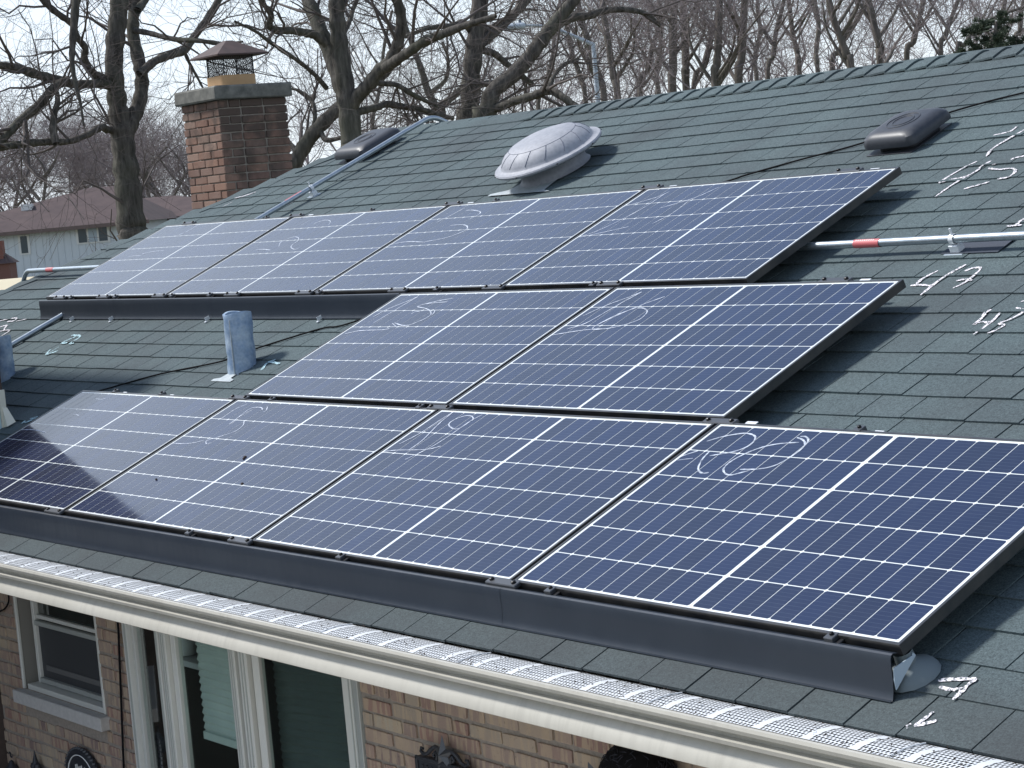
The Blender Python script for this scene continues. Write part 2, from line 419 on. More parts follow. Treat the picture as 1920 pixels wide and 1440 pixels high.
for k in range(0, 36):
    v = v0 + k*EXP
    if k == 0: v = UE; 
    if v > VR - .02: break
    u = hip_u(v) - rs.uniform(0, .25); n = 0
    while u < XR:
        wd = rs.choice((.19, .205, .215, .235, .26, .275, .29, .215))
        if u + wd > hip_u(v + .1): tabs.append((max(u, hip_u(v)), v, wd - (max(u, hip_u(v)) - u), k))
        u += wd
PW, PH, PG = 1.755, 1.0593, .02073
ROW = {'b': (0.0, 0.0, 4), 'm': (1.78076, 1.09373, 2), 't': (-2.70748, 2.19635, 4)}
def covered(u, v):
    for u0, vv, n in ROW.values():
        if u0 + .12 < u < u0 + n*(PW+PG) - .15 and vv + .02 < v < vv + PH - .1: return True
    return False
def proj(P):
    c = RW @ (np.asarray(P) - CW); return 960 + F*c[0]/c[2], 720 + F*c[1]/c[2], c[2]
def seen(tb):
    u, v, wd, k = tb; x, y, d = proj(P2W(u + wd/2, v + .07, NR)); return -40 < x < 1960 and -40 < y < 1480 and not covered(u + wd/2, v + .07)
vis = sorted([t for t in tabs if seen(t)], key=lambda t: proj(P2W(t[0], t[1], NR))[2])
near = set(id(t) for t in vis[:300])
rest = MB()
for t in tabs:
    u, v, wd, k = t
    jv = rs.uniform(-.002, .002); ln = .176 if k else .23
    n = NR - .001 + warp(u + wd/2, v + .08)
    if id(t) in near:
        o = link('shingle', SHM[rs.randrange(8)], roof)
        o.location = (u + .0026, v + jv, n); o.scale = (wd - .0052, 1.0 if k else 1.3, 1)
        o.rotation_euler = (0, 0, rs.uniform(-.004, .004))
    else:
        vs, fs = wedge(u + .0026, u + wd - .0026, v + jv, v + ln, n + .0087 + rs.uniform(-.001, .002), n + .0012, n); rest.add(vs, fs)
rs_o = rest.obj('shingle', M_sh, roof, smooth=False); tag(rs_o, kind='stuff')

# --- ridge and hip caps
def cap_piece(p0, p1, rise0, rise1, left, right, wl=.135, t=.010):
    """folded cap from p0 to p1 (world); left/right are down-slope unit vectors"""
    b = MB(); up = Vector((0, 0, 1)); rows = []
    for p, r in ((p0, rise0), (p1, rise1)):
        p = Vector(p) + up*r
        prof = []
        for s_, d in ((1, left), (1, right)):
            pass
        prof = [p + left*wl, p + left*wl*.45 + up*.004, p + left*.02 + up*.001, p + right*.02 + up*.001, p + right*wl*.45 + up*.004, p + right*wl]
        rows.append(prof); rows.append([q - up*t for q in prof])
    k = 6; vs = [q for rr in rows for q in rr]; fs = []
    for j in range(k-1):
        fs += [(j, j+1, 2*k+j+1, 2*k+j), (k+j+1, k+j, 3*k+j, 3*k+j+1), (j, k+j, k+j+1, j+1), (2*k+j+1, 3*k+j+1, 3*k+j, 2*k+j)]
    fs += [(0, 2*k, 3*k, k), (k-1, 2*k-1, 4*k-1, 3*k-1)]
    b.add([W2P(q) for q in vs], fs); return b
dF = Vector((0, -CT, -ST)); dB = Vector((0, CT, -ST))
def ridge_pt(u): return P2W(u, VR, NR) + np.array([0, 0, .010])
cap_piece(ridge_pt(UH - .02), ridge_pt(-.45), .0, .0, dF, dB).obj('ridge_cap', M_sh, roof, smooth=False)
u = -.45
while u < XR - .2:
    cap_piece(ridge_pt(u), ridge_pt(u + .158), .001, .013, dF, dB).obj('ridge_cap', M_sh, roof, smooth=False); u += .152
hp0 = P2W(UH, VR, NR); hp1 = P2W(hip_u(UE), UE, NR)
hdir = Vector(hp1 - hp0).normalized(); nf = Vector((0, -ST, CT)); nl = Vector((-ST, 0, CT))
hf = nf.cross(hdir); hf = hf if hf.dot(Vector((1, -1, 0))) > 0 else -hf
hl = nl.cross(hdir); hl = hl if hl.dot(Vector((-1, 1, 0))) > 0 else -hl
hn = 9; up12 = Vector((0, 0, .012))
for i in range(hn):
    a = Vector(hp0).lerp(Vector(hp1), i/hn) + up12; b_ = Vector(hp0).lerp(Vector(hp1), (i+1.03)/hn) + up12
    cap_piece(a, b_, .0, .008, hf, hl, .125, .008).obj('hip_cap', M_sh, roof, smooth=False)

# --- chalk marks on the shingles (sub-parts of the roof)
PENW = .86
def ribbon(b, path, wd, n_, jit=.25):
    p = smooth_path(path, 5); k = len(p); L_, R_ = [], []
    for i in range(k):
        t = p[min(i+1, k-1)] - p[max(i-1, 0)]; t = t/(np.linalg.norm(t)+1e-9); s_ = np.array([-t[1], t[0]])
        ww = wd*PENW/2*(1 + rs.uniform(-jit, jit))*(.55 if i in (0, k-1) else 1)
        L_.append(p[i] + s_*ww); R_.append(p[i] - s_*ww)
    vs = [(q[0], q[1], n_(q[0], q[1])) for q in L_ + R_]
    b.add(vs, [(i, k+i, k+i+1, i+1) for i in range(k-1)])
def roof_marks(name, strokes, mt, wd=.016):
    b = MB()
    for st in strokes:
        ribbon(b, [on_roof(x, y, NR + .007)[:2] for x, y in st], wd, lambda u, v: NR + .0085 + warp(u, v), .35)
    b.obj(name, mt, roof)
def T(x0, y0, s, pts): return [(x0 + a/s, y0 + c/s) for a, c in pts]
q = lambda p: T(1640, 480, 6.857, p)
roof_marks('chalk_number', [q([(815,195),(620,295),(530,380)]), q([(465,385),(600,378),(760,390)]), q([(1175,115),(870,290),(590,510)])], M_chalk, .017)
roof_marks('chalk_number', [q([(1160,200),(1270,160),(1365,165),(1260,270),(1160,345),(1010,420)]), q([(1050,325),(1170,305),(1250,320)])], M_chalk, .016)
roof_marks('chalk_number', [q([(1500,690),(1420,735),(1390,790),(1280,885),(1350,852),(1500,860)]), q([(1610,735),(1500,850),(1270,1010)])], M_chalk, .017)
roof_marks('chalk_number', [q([(1820,665),(1915,710),(1750,810),(1600,868),(1665,890),(1560,955),(1450,995)]), q([(1880,590),(1935,575)])], M_chalk, .013)
q = lambda p: T(1640, 220, 6.857, p)
roof_marks('chalk_number', [q([(1840,120),(1740,190),(1530,238)]), q([(1960,150),(1720,285),(1520,410),(1440,510)]), q([(1320,575),(1150,655),(840,842),(980,810),(1210,765)]), q([(1500,568),(1370,640),(1310,700),(1040,850),(780,1030)])], M_chalk, .016)
roof_marks('chalk_number', [q([(1460,665),(1620,678),(1780,665),(1805,715),(1720,775),(1580,802)]), q([(1480,838),(1300,888),(1150,930)]), q([(1930,505),(1830,525),(1750,552)]), q([(1630,590),(1510,620)])], M_chalk, .016)
roof_marks('chalk_number', [q([(1960,1290),(1860,1350),(1830,1395)]), q([(1890,1390),(1790,1400),(1700,1405)])], M_chalk, .016)
q = lambda p: T(1600, 1180, 6, p)
roof_marks('chalk_number', [q([(950,565),(1100,552),(1345,548),(1285,610),(1200,700),(1115,780)]), q([(965,635),(1090,665),(1230,655)])], M_chalk, .017)
roof_marks('chalk_arrow', [q([(895,915),(790,1000),(690,1075),(800,1050),(930,1015)]), q([(590,1080),(645,1050)]), q([(595,1105),(615,1100)])], M_chalk, .015)
q = lambda p: T(0, 520, 4.8, p)
roof_marks('chalk_number', [q([(645,525),(690,530),(560,590),(605,592)]), q([(690,522),(722,538),(635,592),(665,597)])], M_chalkb, .022)
roof_marks('chalk_arrow', [q([(530,628),(420,695)]), q([(455,650),(420,695),(520,662)])], M_chalkb, .02)
roof_marks('chalk_number', [q([(-5,402),(60,385),(150,373),(130,398),(70,405)]), q([(150,402),(268,376)]), q([(-5,455),(60,440),(40,480),(100,478)]), q([(-5,490),(90,482),(20,530)])], M_chalk, .02)
q = lambda p: T(360, 520, 5.333, p)
roof_marks('chalk_arrow', [q([(835,815),(750,845),(690,922)]), q([(745,845),(800,840),(872,857)])], M_chalkb, .02)
q = lambda p: T(0, 520, 4.8, p)
roof_marks('chalk_smear', [q([(200,1312),(240,1280),(322,1258),(270,1285),(225,1302)])], M_chalkb, .03)
roof_marks('chalk_smear', [[(442,376),(462,371),(482,364)], [(420,392),(438,383)]], M_chalk, .02)

# --- gutter with guard
XG0, XG1 = -1.0, 12.0
ZL, YL = -.206, -.31
gp = [(YE+.03, ZE-.02), (YE+.03, ZL-.14), (YL+.05, ZL-.149), (YL+.010, ZL-.146), (YL+.006, ZL-.143), (YL+.007, ZL-.130), (YL+.014, ZL-.112), (YL+.026, ZL-.092), (YL+.038, ZL-.076), (YL+.046, ZL-.066),
      (YL+.004, ZL-.063), (YL+.000, ZL-.050), (YL+.030, ZL-.046), (YL+.026, ZL-.024), (YL+.001, ZL-.024), (YL-.004, ZL-.012), (YL-.001, ZL-.002), (YL+.008, ZL), (YL+.010, ZL-.006)]
gb = MB(); gb.extrude(gp, [XG0 + (XG1-XG0)*i/24 for i in range(25)])
gutter = hpart(gb, 'gutter', M_gutter, smooth=True)
gb = MB(); gb.box(XG0, XG1, YL+.02, YE+.02, ZL-.12, ZL-.115); gb.obj('gutter_trough', M_dark, gutter, smooth=False)
# perforated guard: strips of lozenge holes, a blank band every sixteen columns
def guard_sheet(x0, x1):
    b = MB(); ya, za = YL+.017, ZL-.001; yb_, zb_ = YE-.002, ZE-.004
    rows, px = 8, .0145
    def pt(x, s_, h=0.0): return (x, ya + (yb_-ya)*s_, za + (zb_-za)*s_ + .006*math.sin(math.pi*s_) + h)
    n = int((x1-x0)/px); px = (x1-x0)/n
    for c in range(n):
        blank = (int((x0 + c*px)/.0145 + .5) % 13) in (0, 1)
        for r_ in range(rows):
            sk = .5 if r_ % 2 else 0
            xa = x0 + (c+sk)*px; xb = xa + px; s0, s1 = r_/rows, (r_+1)/rows
            if blank: 
                xa = x0 + c*px; xb = xa + px
                b.add([pt(xa,s0),pt(xb,s0),pt(xb,s1),pt(xa,s1)], [(0,1,2,3)]); continue
            mx_, ms = (xa+xb)/2, (s0+s1)/2; hw, hh = px*.38, (s1-s0)*.41
            o = [pt(xa,s0),pt(xb,s0),pt(xb,s1),pt(xa,s1)]; h_ = [pt(mx_-hw,ms-hh*.8),pt(mx_+hw*.55,ms-hh),pt(mx_+hw,ms+hh*.8),pt(mx_-hw*.55,ms+hh)]
            b.add(o + h_, [(0,1,5,4),(1,2,6,5),(2,3,7,6),(3,0,4,7)])
    # curved end lip
    b.tube([pt(x1, s_/6, .003) for s_ in range(7)], .0022, 5)
    return b
gx = [.6]; 
for xq in ((620,1176), (880,1260), (1235,1318), (1690,1420)): gx.append(on_y(xq[0], xq[1], -.25)[0])
gx.append(gx[-1]+1.0); gx.append(gx[-1]+1.2)
gx = [-.9, -.1] + gx
for a, c in zip(gx[:-1], gx[1:]): guard_sheet(a+.001, c-.001).obj('guard_section', M_guard, gutter, smooth=False)
lb = MB()
for i in range(240):
    x = rs.uniform(.8, 8.0); s_ = rs.random()**1.3; y = YL + .012 + (YE-YL-.02)*s_; z = ZL + .004 + (ZE-ZL)*s_ + .006*math.sin(math.pi*s_)
    a = rs.uniform(0, 6.28); l_ = rs.uniform(.004, .016); 
    lb.tube([(x, y, z), (x + l_*.6*math.cos(a), y + l_*.6*math.sin(a), z + .003), (x + l_*math.cos(a+.5), y + l_*math.sin(a+.5), z+.001)], [.0012, .0016, .0006], 4)
tag(lb.obj('leaf_litter', M_debris, gutter), kind='stuff')
sf = MB(); sf.box(XG0, XG1, YE+.03, YWALL, ZL-.15, ZL-.135); hpart(sf, 'soffit', M_soffit, smooth=False)

# --- front wall: mortar backing with openings, bricks proud of it
COURSE = .0677; ZT = ZL - .16
P0x = on_y(242, 1250, YWALL)[0]; BW = .737; BA = R(13)
P1 = (P0x + BW*math.cos(BA), YWALL - BW*math.sin(BA)); P2 = (P1[0] + BW, P1[1]); P3 = (P2[0] + BW*math.cos(BA), YWALL)
w1a = on_y(32, 1160, YWALL)[0]; w1b = on_y(190, 1250, YWALL)[0]; w1z = on_y(200, 1340, YWALL)[2]
XW = on_y(12, 1385, YWALL)[0]; XC = -.72                                                    # inner corner with the two storey wing
mo = MB()
for x0, x1, z0, z1 in ((XW, w1a, GZ, ZT), (w1a, w1b, GZ, w1z), (w1b, P0x, GZ, ZT), (P0x, P3[0], GZ, -2.3), (P3[0], XR-.5, GZ, ZT)):
    mo.box(x0, x1, YWALL, YWALL+.09, z0, z1)
wall = hpart(mo, 'wall', M_mortar, smooth=False)
wl = Matrix.Translation((0, 0, 0))
def brick_mesh(k, mt):
    r = random.Random(100+k); b = MB(); j = lambda: r.uniform(-.03, .03)
    b.bbox(0, 1, -1, 1, 0, 1, .06); b.v = [(x + j()*.35, y, z + j()*1.3) for x, y, z in b.v]; return b.mesh('brick', mt, False)
BRM = [brick_mesh(k, M_brick) for k in range(6)]
br = []
rb = random.Random(21)
for c in range(0, 26):
    z = ZT - .005 - (c+1)*COURSE
    for x0, x1, ok in ((XW, w1a, lambda z: True), (w1a, w1b, lambda z: z + COURSE < w1z - .08), (w1b, P0x, lambda z: True), (P3[0]+.015, 8.2, lambda z: True)):
        if not ok(z): continue
        x = x0 - (rb.uniform(0, .1))
        while x < x1:
            wd = .203 if rb.random() > .30 else .097
            a = max(x, x0+.004); b_ = min(x + wd, x1-.004)
            if b_ - a > .03: br.append((a, b_, z))
            x += wd + .0145
br.sort(key=lambda t: -t[2])
extra = MB()
brick_seen = lambda t: (lambda q_: -30 < q_[0] < 1500 and q_[1] < 1470)(proj(((t[0]+t[1])/2, YWALL, t[2]+.03)))
cnt = 0
for t in sorted(br, key=lambda t: (not brick_seen(t), -t[2])):
    a, b_, z = t; pr = rb.uniform(.004, .011)
    if cnt < 300 and brick_seen(t):
        o = link('brick', BRM[rb.randrange(6)], wall)
        o.location = (a, YWALL + .02 - pr, z + .006 + rb.uniform(-.002, .002)); o.scale = (b_-a, .02, COURSE - .0155 + rb.uniform(-.004, .003)); o.rotation_euler = (0, rb.uniform(-.008, .008), 0)
        cnt += 1
    else: extra.box(a, b_, YWALL - pr, YWALL + .02, z+.006, z + COURSE - .006)
tag(extra.obj('brick', M_brick, wall, smooth=False), kind='stuff')

# --- double hung window left of the bow window
def bx(x0, x1, y0, y1, z0, z1, bev=.003): return MB().bbox(x0, x1, y0, y1, z0, z1, bev)
yw = YWALL
zs = w1z
win = hpart(bx(w1a-.0, w1a+.020, yw-.012, yw+.004, zs, ZT+.1), 'window', M_win)
bx(w1a+.0, w1a+.016, yw+.004, yw+.10, zs, ZT+.1).obj('jamb', mat('taupe jamb', (.22, .21, .19), .6), win)     # outer casing, left jamb
bx(w1b-.022, w1b, yw-.006, yw+.10, zs, ZT+.1).obj('casing', M_win, win)
bx(w1a+.045, w1b-.022, yw+.0, yw+.10, zs, zs+.03).obj('casing', M_win, win)
a, b_ = w1a + .105, w1b - .03
bx(a-.035, a, yw+.055, yw+.085, zs+.03, ZT+.1).obj('sash_stile', M_win, win)
zr = on_y(100, 1167, yw+.07)[2]
bx(a, b_, yw+.065, yw+.09, zr, zr+.022).obj('sash_rail', M_win, win)
bx(a, b_, yw+.05, yw+.08, zr-.034, zr-.008).obj('sash_rail', M_wing, win)
bx(a, b_, yw+.05, yw+.08, zs+.035, zs+.062).obj('sash_rail', M_wing, win)
MB().box(a, b_, yw+.074, yw+.078, zs+.062, zr-.034).obj('insect_screen', M_screen, win, smooth=False)
bx(a+.06, b_, yw+.068, yw+.0735, zs+.105, zs+.135, .001).obj('inner_rail', mat('rail behind screen', (.12, .12, .12), .6), win)
MB().box(a, b_, yw+.084, yw+.088, zr+.022, ZT+.1).obj('pane', M_glass, win, smooth=False)
MB().box(w1a+.045, w1b-.02, yw+.11, yw+.12, zs, ZT+.1).obj('backing', M_dark, win, smooth=False)
bx(w1a-.045, w1b+.035, yw-.055, yw+.06, zs-.075, zs-.004, .004).obj('sill', M_sill, win)

# --- bow window of three units
zb0, zb1 = -2.25, ZT + .004
bow = MB()
for (xa, ya), (xb, yb_) in (((P0x, YWALL), P1), (P1, P2), (P2, P3)):
    pass
bow.add([(P0x, YWALL+.05, zb0-.04), (P1[0], P1[1]-.03, zb0-.04), (P2[0], P2[1]-.03, zb0-.04), (P3[0], YWALL+.05, zb0-.04),
         (P0x, YWALL+.05, zb0), (P1[0], P1[1]-.03, zb0), (P2[0], P2[1]-.03, zb0), (P3[0], YWALL+.05, zb0)],
        [(0,1,2,3),(7,6,5,4),(0,4,5,1),(1,5,6,2),(2,6,7,3),(3,7,4,0)])
bowo = hpart(bow, 'bow_window', M_win, smooth=False)
def unit(A, B, idx):
    A, B = Vector((*A, 0)), Vector((*B, 0)); t = (B-A).normalized(); nrm = Vector((t.y, -t.x, 0)); Lg = (B-A).length
    fr = Matrix(((t.x, -nrm.x, 0, A.x), (t.y, -nrm.y, 0, A.y), (0, 0, 1, 0), (0, 0, 0, 1)))    # local x along, y inward
    sub = lambda b, nm, mt, **k: b.obj(nm, mt, bowo, fr, **k)
    ml = .055
    for s_ in (0, 1):
        xa = 0.012 if s_ == 0 else Lg - .012 - ml
        sub(bx(xa, xa+ml, -.012, .06, zb0, zb1), 'mullion', M_win)
        for k in range(2):                                                # fluting on the casings
            xx = xa + ml*(.33 + .34*k); sub(bx(xx-.003, xx+.003, -.016, -.010, zb0, zb1, .001), 'casing_rib', M_wing)
        xs_ = .012+ml+.004 if s_ == 0 else Lg - .012 - ml - .004 - .045
        sub(bx(xs_, xs_+.045, .012, .05, zb0, zb1), 'sash_stile', M_win)
    sub(bx(.07, Lg-.07, .012, .05, zb0, zb0+.05), 'sash_rail', M_win)
    sub(MB().box(.118, Lg-.118, .030, .034, zb0+.05, zb1), 'pane', M_see, smooth=False)
    if idx >= 1:                                                          # pleated shade, lower edge hanging
        b = MB(); zt = zb1; bot = zb1 - (.70 if idx == 1 else 1.3); k = 0; prof = []
        while zt > bot: prof.append((.105 + (.010 if k % 2 else 0), zt)); zt -= .022 if k % 2 else .014; k += 1
        prof += [(.10, bot), (.10, bot-.035), (.115, bot-.035)]
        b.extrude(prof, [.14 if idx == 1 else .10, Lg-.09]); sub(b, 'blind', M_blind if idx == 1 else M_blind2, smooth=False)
M_blind2 = simple_noise('pleated shade painted dim', (.06, .075, .074), (.08, .10, .095), 4, .7, 0)  # darker copy of the other pleated shade, dimness painted into its colour
unit((P0x, YWALL), P1, 0); unit(P1, P2, 1); unit(P2, P3, 2)
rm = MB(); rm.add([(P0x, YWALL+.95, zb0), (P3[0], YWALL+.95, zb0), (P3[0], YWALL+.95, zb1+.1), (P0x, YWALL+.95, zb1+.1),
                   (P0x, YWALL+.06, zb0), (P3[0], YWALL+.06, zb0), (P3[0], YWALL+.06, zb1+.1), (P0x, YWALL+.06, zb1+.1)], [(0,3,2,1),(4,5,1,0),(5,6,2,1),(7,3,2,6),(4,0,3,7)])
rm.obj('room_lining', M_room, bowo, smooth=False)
jl = MB()                                                                 # things standing inside the left light
jl.lathe([(.001,-.80),(.05,-.80),(.065,-.74),(.05,-.68),(.02,-.64),(.015,-.60),(.001,-.60)], 14, (P0x+.36, YWALL+.14)); jl.obj('ornament', M_paint, bowo, smooth=True)
bx(P0x+.15, P0x+.75, YWALL+.08, YWALL+.3, -.84, -.81).obj('inner_shelf', M_paint, bowo)
bx(P0x+.003, P0x+.03, YWALL-.02, YWALL+.06, zb0, zb1).obj('casing', M_win, bowo)
bx(P3[0]-.022, P3[0]+.014, YWALL-.02, YWALL+.06, zb0, zb1).obj('casing', M_wing, bowo)

# --- two storey wing whose corner shows at the left edge
wgm = MB(); YC = .805
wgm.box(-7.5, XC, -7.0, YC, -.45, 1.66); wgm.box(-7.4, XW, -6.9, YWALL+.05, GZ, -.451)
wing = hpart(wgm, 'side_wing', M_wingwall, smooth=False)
zc = YC*ST/CT + NR
MB().box(XC+.002, XC+.020, YC-.030, YC+.006, zc-.05, zc+.20).obj('corner_board', M_trim, wing, smooth=False)
MB().box(XC+.001, XC+.012, YC-.42, YC-.032, zc-.25, zc+.20).obj('step_flashing', M_bluefilm, wing, smooth=False)
fl = MB(); z0 = zc; fl.add([(XC+.003, YC-.02, z0-.02), (XC+.003, YC+.012, z0+.02), (XC+.024, YC-.02, z0+.10), (XC+.036, YC+.004, z0+.095), (XC+.10, YC+.02, z0+.012), (XC+.09, YC-.03, z0-.01)],
                           [(0,2,3,1), (1,3,4), (2,5,4,3), (0,5,2)]); fl.obj('corner_flashing', M_trim, wing, smooth=False)
wr = MB(); wr.add([(-7.9,-7.4,1.64),(XC+.06,-7.4,1.64),(XC+.06,YC+.06,1.64),(-7.9,YC+.06,1.64),(-4.1,-3.5,2.9),(-4.1,-3.2,2.9)], [(0,1,4),(1,2,5,4),(2,3,5),(3,0,4,5),(3,2,1,0)])
wr.obj('wing_roof', M_sh, wing, smooth=False)

# --- chimney
CX1, CY0 = -4.63, 4.58; CX0, CY1 = CX1-.64, CY0+.65; CZ = 2.245
cb = MB(); cb.box(CX0+.012, CX1-.012, CY0+.012, CY1-.012, -.2, CZ-.001)
chim = hpart(cb, 'chimney', M_mortarc, smooth=False)
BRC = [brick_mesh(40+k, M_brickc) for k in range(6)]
rc = random.Random(3)
for c in range(21):
    z = CZ - (c+1)*COURSE + .006; hgt = COURSE - .011
    spans = []
    full = c % 2 == 0
    xs = [(CX0, CX0+.203), (CX0+.2185, CX0+.4215), (CX0+.437, CX1)] if full else [(CX0, CX0+.095), (CX0+.107, CX0+.31), (CX0+.3215, CX1-.107)]
    for a, b_ in xs: spans.append((a, b_, CY0, CY0+.09, rc.uniform(-.006, .004), 0))
    ys = [(CY0+.102, CY0+.2), (CY0+.212, CY0+.415), (CY0+.427, CY1)] if full else [(CY0, CY0+.203), (CY0+.2185, CY0+.4215), (CY0+.437, CY1)]
    for a, b_ in ys: spans.append((CX1-.095, CX1, a, b_, 0, rc.uniform(-.006, .006)))
    for x0, x1, y0, y1, dy, dx in spans:
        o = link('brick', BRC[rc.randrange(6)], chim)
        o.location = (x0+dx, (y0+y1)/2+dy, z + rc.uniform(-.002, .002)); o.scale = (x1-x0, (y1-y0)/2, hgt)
cp = MB(); ov = .045; cp.bbox(CX0-ov, CX1+ov, CY0-ov, CY1+ov, CZ, CZ+.115, .012); cp.v = [(x + rc.uniform(-.004,.004), y + rc.uniform(-.004,.004), z + rc.uniform(-.003,.003)) for x,y,z in cp.v]
cp.obj('chimney_crown', M_conc, chim, smooth=False)
ccx, ccy = (CX0+CX1)/2, (CY0+CY1)/2; cz = CZ + .114
def rrect(hw, hh, r, n=5):
    o = []
    for sx, sy, a0 in ((1,1,0),(-1,1,90),(-1,-1,180),(1,-1,270)):
        for k in range(n): a = R(a0 + 90*k/(n-1)); o.append((sx*(hw-r) + r*math.cos(a), sy*(hh-r) + r*math.sin(a)))
    return o
def loop_stack(levels):
    b = MB(); k = len(levels[0][0]); 
    for lp, z in levels: b.v += [(ccx+x, ccy+y, z) for x, y in lp]
    for i in range(len(levels)-1):
        for j in range(k): b.f.append((i*k+j, i*k+(j+1) % k, (i+1)*k+(j+1) % k, (i+1)*k+j))
    return b
rf = rrect(.165, .165, .06)
rfi = rrect(.135, .135, .05)
loop_stack([(rf, cz), (rf, cz+.10), (rfi, cz+.101), (rfi, cz+.03)]).obj('flue', M_flue, chim, smooth=True)
ms = MB(); rl = rrect(.155, .155, .05, 6); per = []
for i in range(len(rl)):
    a, b_ = np.array(rl[i]), np.array(rl[(i+1) % len(rl)]); d = np.linalg.norm(b_-a); k = max(1, int(d/.02))
    per += [a + (b_-a)*j/k for j in range(k)]
z0, z1 = cz+.09, cz+.30; k = len(per)
for i in range(k):
    for sgn in (1, -1):
        pts_ = [(ccx+per[(i+sgn*j) % k][0], ccy+per[(i+sgn*j) % k][1], z0 + (z1-z0)*j/6) for j in range(7)]; ms.tube(pts_, .0022, 3, False)
ms.obj('spark_screen', M_mesh, chim)
hd = MB(); hw = .245; zz = cz + .27
hd.add([(ccx-hw,ccy-hw,zz),(ccx+hw,ccy-hw,zz),(ccx+hw,ccy+hw,zz),(ccx-hw,ccy+hw,zz),(ccx-.03,ccy-.03,zz+.125),(ccx+.03,ccy-.03,zz+.125),(ccx+.03,ccy+.03,zz+.125),(ccx-.03,ccy+.03,zz+.125),
        (ccx-hw,ccy-hw,zz-.012),(ccx+hw,ccy-hw,zz-.012),(ccx+hw,ccy+hw,zz-.012),(ccx-hw,ccy+hw,zz-.012)],
       [(0,1,5,4),(1,2,6,5),(2,3,7,6),(3,0,4,7),(4,5,6,7),(0,8,9,1),(1,9,10,2),(2,10,11,3),(3,11,8,0),(8,11,10,9)])
hd.obj('chimney_hood', M_rust, chim, smooth=False)
for sx, sy in ((1,-1),(1,1),(-1,-1),(-1,1)): MB().tube([(ccx+sx*.14, ccy+sy*.14, z0), (ccx+sx*.14, ccy+sy*.14, zz+.01)], .006, 6).obj('hood_leg', M_mesh, chim)

# ================================================================== SOLAR PANELS
def roof_frame(u, v, n=0.0, du=.2, dv=.2):
    o = P2W(u, v, n); x = P2W(u+du, v, n) - P2W(u-du, v, n); y = P2W(u, v+dv, n) - P2W(u, v-dv, n)
    x = Vector(x).normalized(); y = Vector(y); z = x.cross(y).normalized(); y = z.cross(x)
    return Matrix(((x.x, y.x, z.x, o[0]), (x.y, y.y, z.y, o[1]), (x.z, y.z, z.z, o[2]), (0, 0, 0, 1)))
def panel_frame(u, v):
    c = roof_frame(u + PW/2, v + PH/2, 0, PW/2, PH/2); o = c @ Vector((-PW/2, -PH/2, 0)); c.translation = o; return c
LIP = .011
def build_panel(mt):
    root = empty('solar_panel', mt, '', 'solar panel', 'solar panels on the front roof slope')
    f = MB(); t = .035
    o = [(0,0),(PW,0),(PW,PH),(0,PH)]; i_ = [(LIP,LIP),(PW-LIP,LIP),(PW-LIP,PH-LIP),(LIP,PH-LIP)]
    e = .0012; oe = [(e,e),(PW-e,e),(PW-e,PH-e),(e,PH-e)]
    vs = [(*p, -t) for p in o] + [(*p, -e) for p in o] + [(*p, 0) for p in oe] + [(*p, 0) for p in i_] + [(*p, -.004) for p in i_]
    fs = []
    for j in range(4):
        k = (j+1) % 4
        for a in range(4): fs.append((a*4+j, a*4+k, a*4+4+k, a*4+4+j))
    f.add(vs, fs); f.obj('frame', M_frame, root, smooth=False)
    bk = MB(); bk.add([(LIP,LIP,-.0025),(PW-LIP,LIP,-.0025),(PW-LIP,PH-LIP,-.0025),(LIP,PH-LIP,-.0025),(0.005,0.005,-.006),(PW-.005,.005,-.006),(PW-.005,PH-.005,-.006),(.005,PH-.005,-.006)], [(0,1,2,3),(7,6,5,4)])
    bk.obj('backsheet', M_back, root, smooth=False)
    pu, pv = .0846, .1697; cw, ch = pu - .0036, pv - .0048; ck = .0055; hh = .0006
    oc = [(ck,0),(cw-ck,0),(cw,ck),(cw,ch-ck),(cw-ck,ch),(ck,ch),(0,ch-ck),(0,ck)]
    cm = MB(); cm.add([(*p, 0) for p in oc] + [(*p, hh) for p in oc], [tuple(8+j for j in range(8))] + [(j, (j+1) % 8, 8+(j+1) % 8, 8+j) for j in range(8)])
    cme = cm.mesh('solar_cell', M_cell, False)
    gap = .0145; mu = (PW - 20*pu - gap)/2; mv = (PH - 6*pv)/2
    for r_ in range(6):
        for c in range(20):
            ob = link('solar_cell', cme, root); ob.location = (mu + c*pu + (gap if c >= 10 else 0) + .0018, mv + r_*pv + .0024, -.0025)
    return root
names = {'t': 'top', 'm': 'middle', 'b': 'bottom'}
pan = {}
proto = None
pl = {('t',0): 'far left panel of the top row with faint white strokes, nearest the hip',
      ('t',1): 'second panel from the left in the top row with a curled white pen 2',
      ('t',2): 'third panel of the top row, below the silver dome vent, with a white pen 3',
      ('t',3): 'right end panel of the top row with crossing white strokes of a 4',
      ('m',0): 'left panel of the middle two panel row with a white pen 5',
      ('m',1): 'right panel of the middle two panel row with a looping white pen 6',
      ('b',0): 'leftmost panel of the bottom row, half darkened by a black reflection',
      ('b',1): 'second panel from the left in the bottom row with a few dark specks',
      ('b',2): 'third panel from the left in the bottom row with a small white loop',
      ('b',3): 'nearest panel at the right end of the bottom row with large looped handwriting'}
for r_ in 'tmb':
    u0, vv, n = ROW[r_]
    for i in range(n):
        mt = panel_frame(u0 + i*(PW+PG), vv)
        if proto is None: root = proto = build_panel(mt)
        else:
            root = proto.copy(); COL.objects.link(root); root.matrix_world = mt
            for ch in kids:
                c = ch.copy(); COL.objects.link(c); c.parent = root
        if root is proto: kids = list(proto.children)
        tag(root, pl[r_, i]); pan[r_, i] = (root, mt)

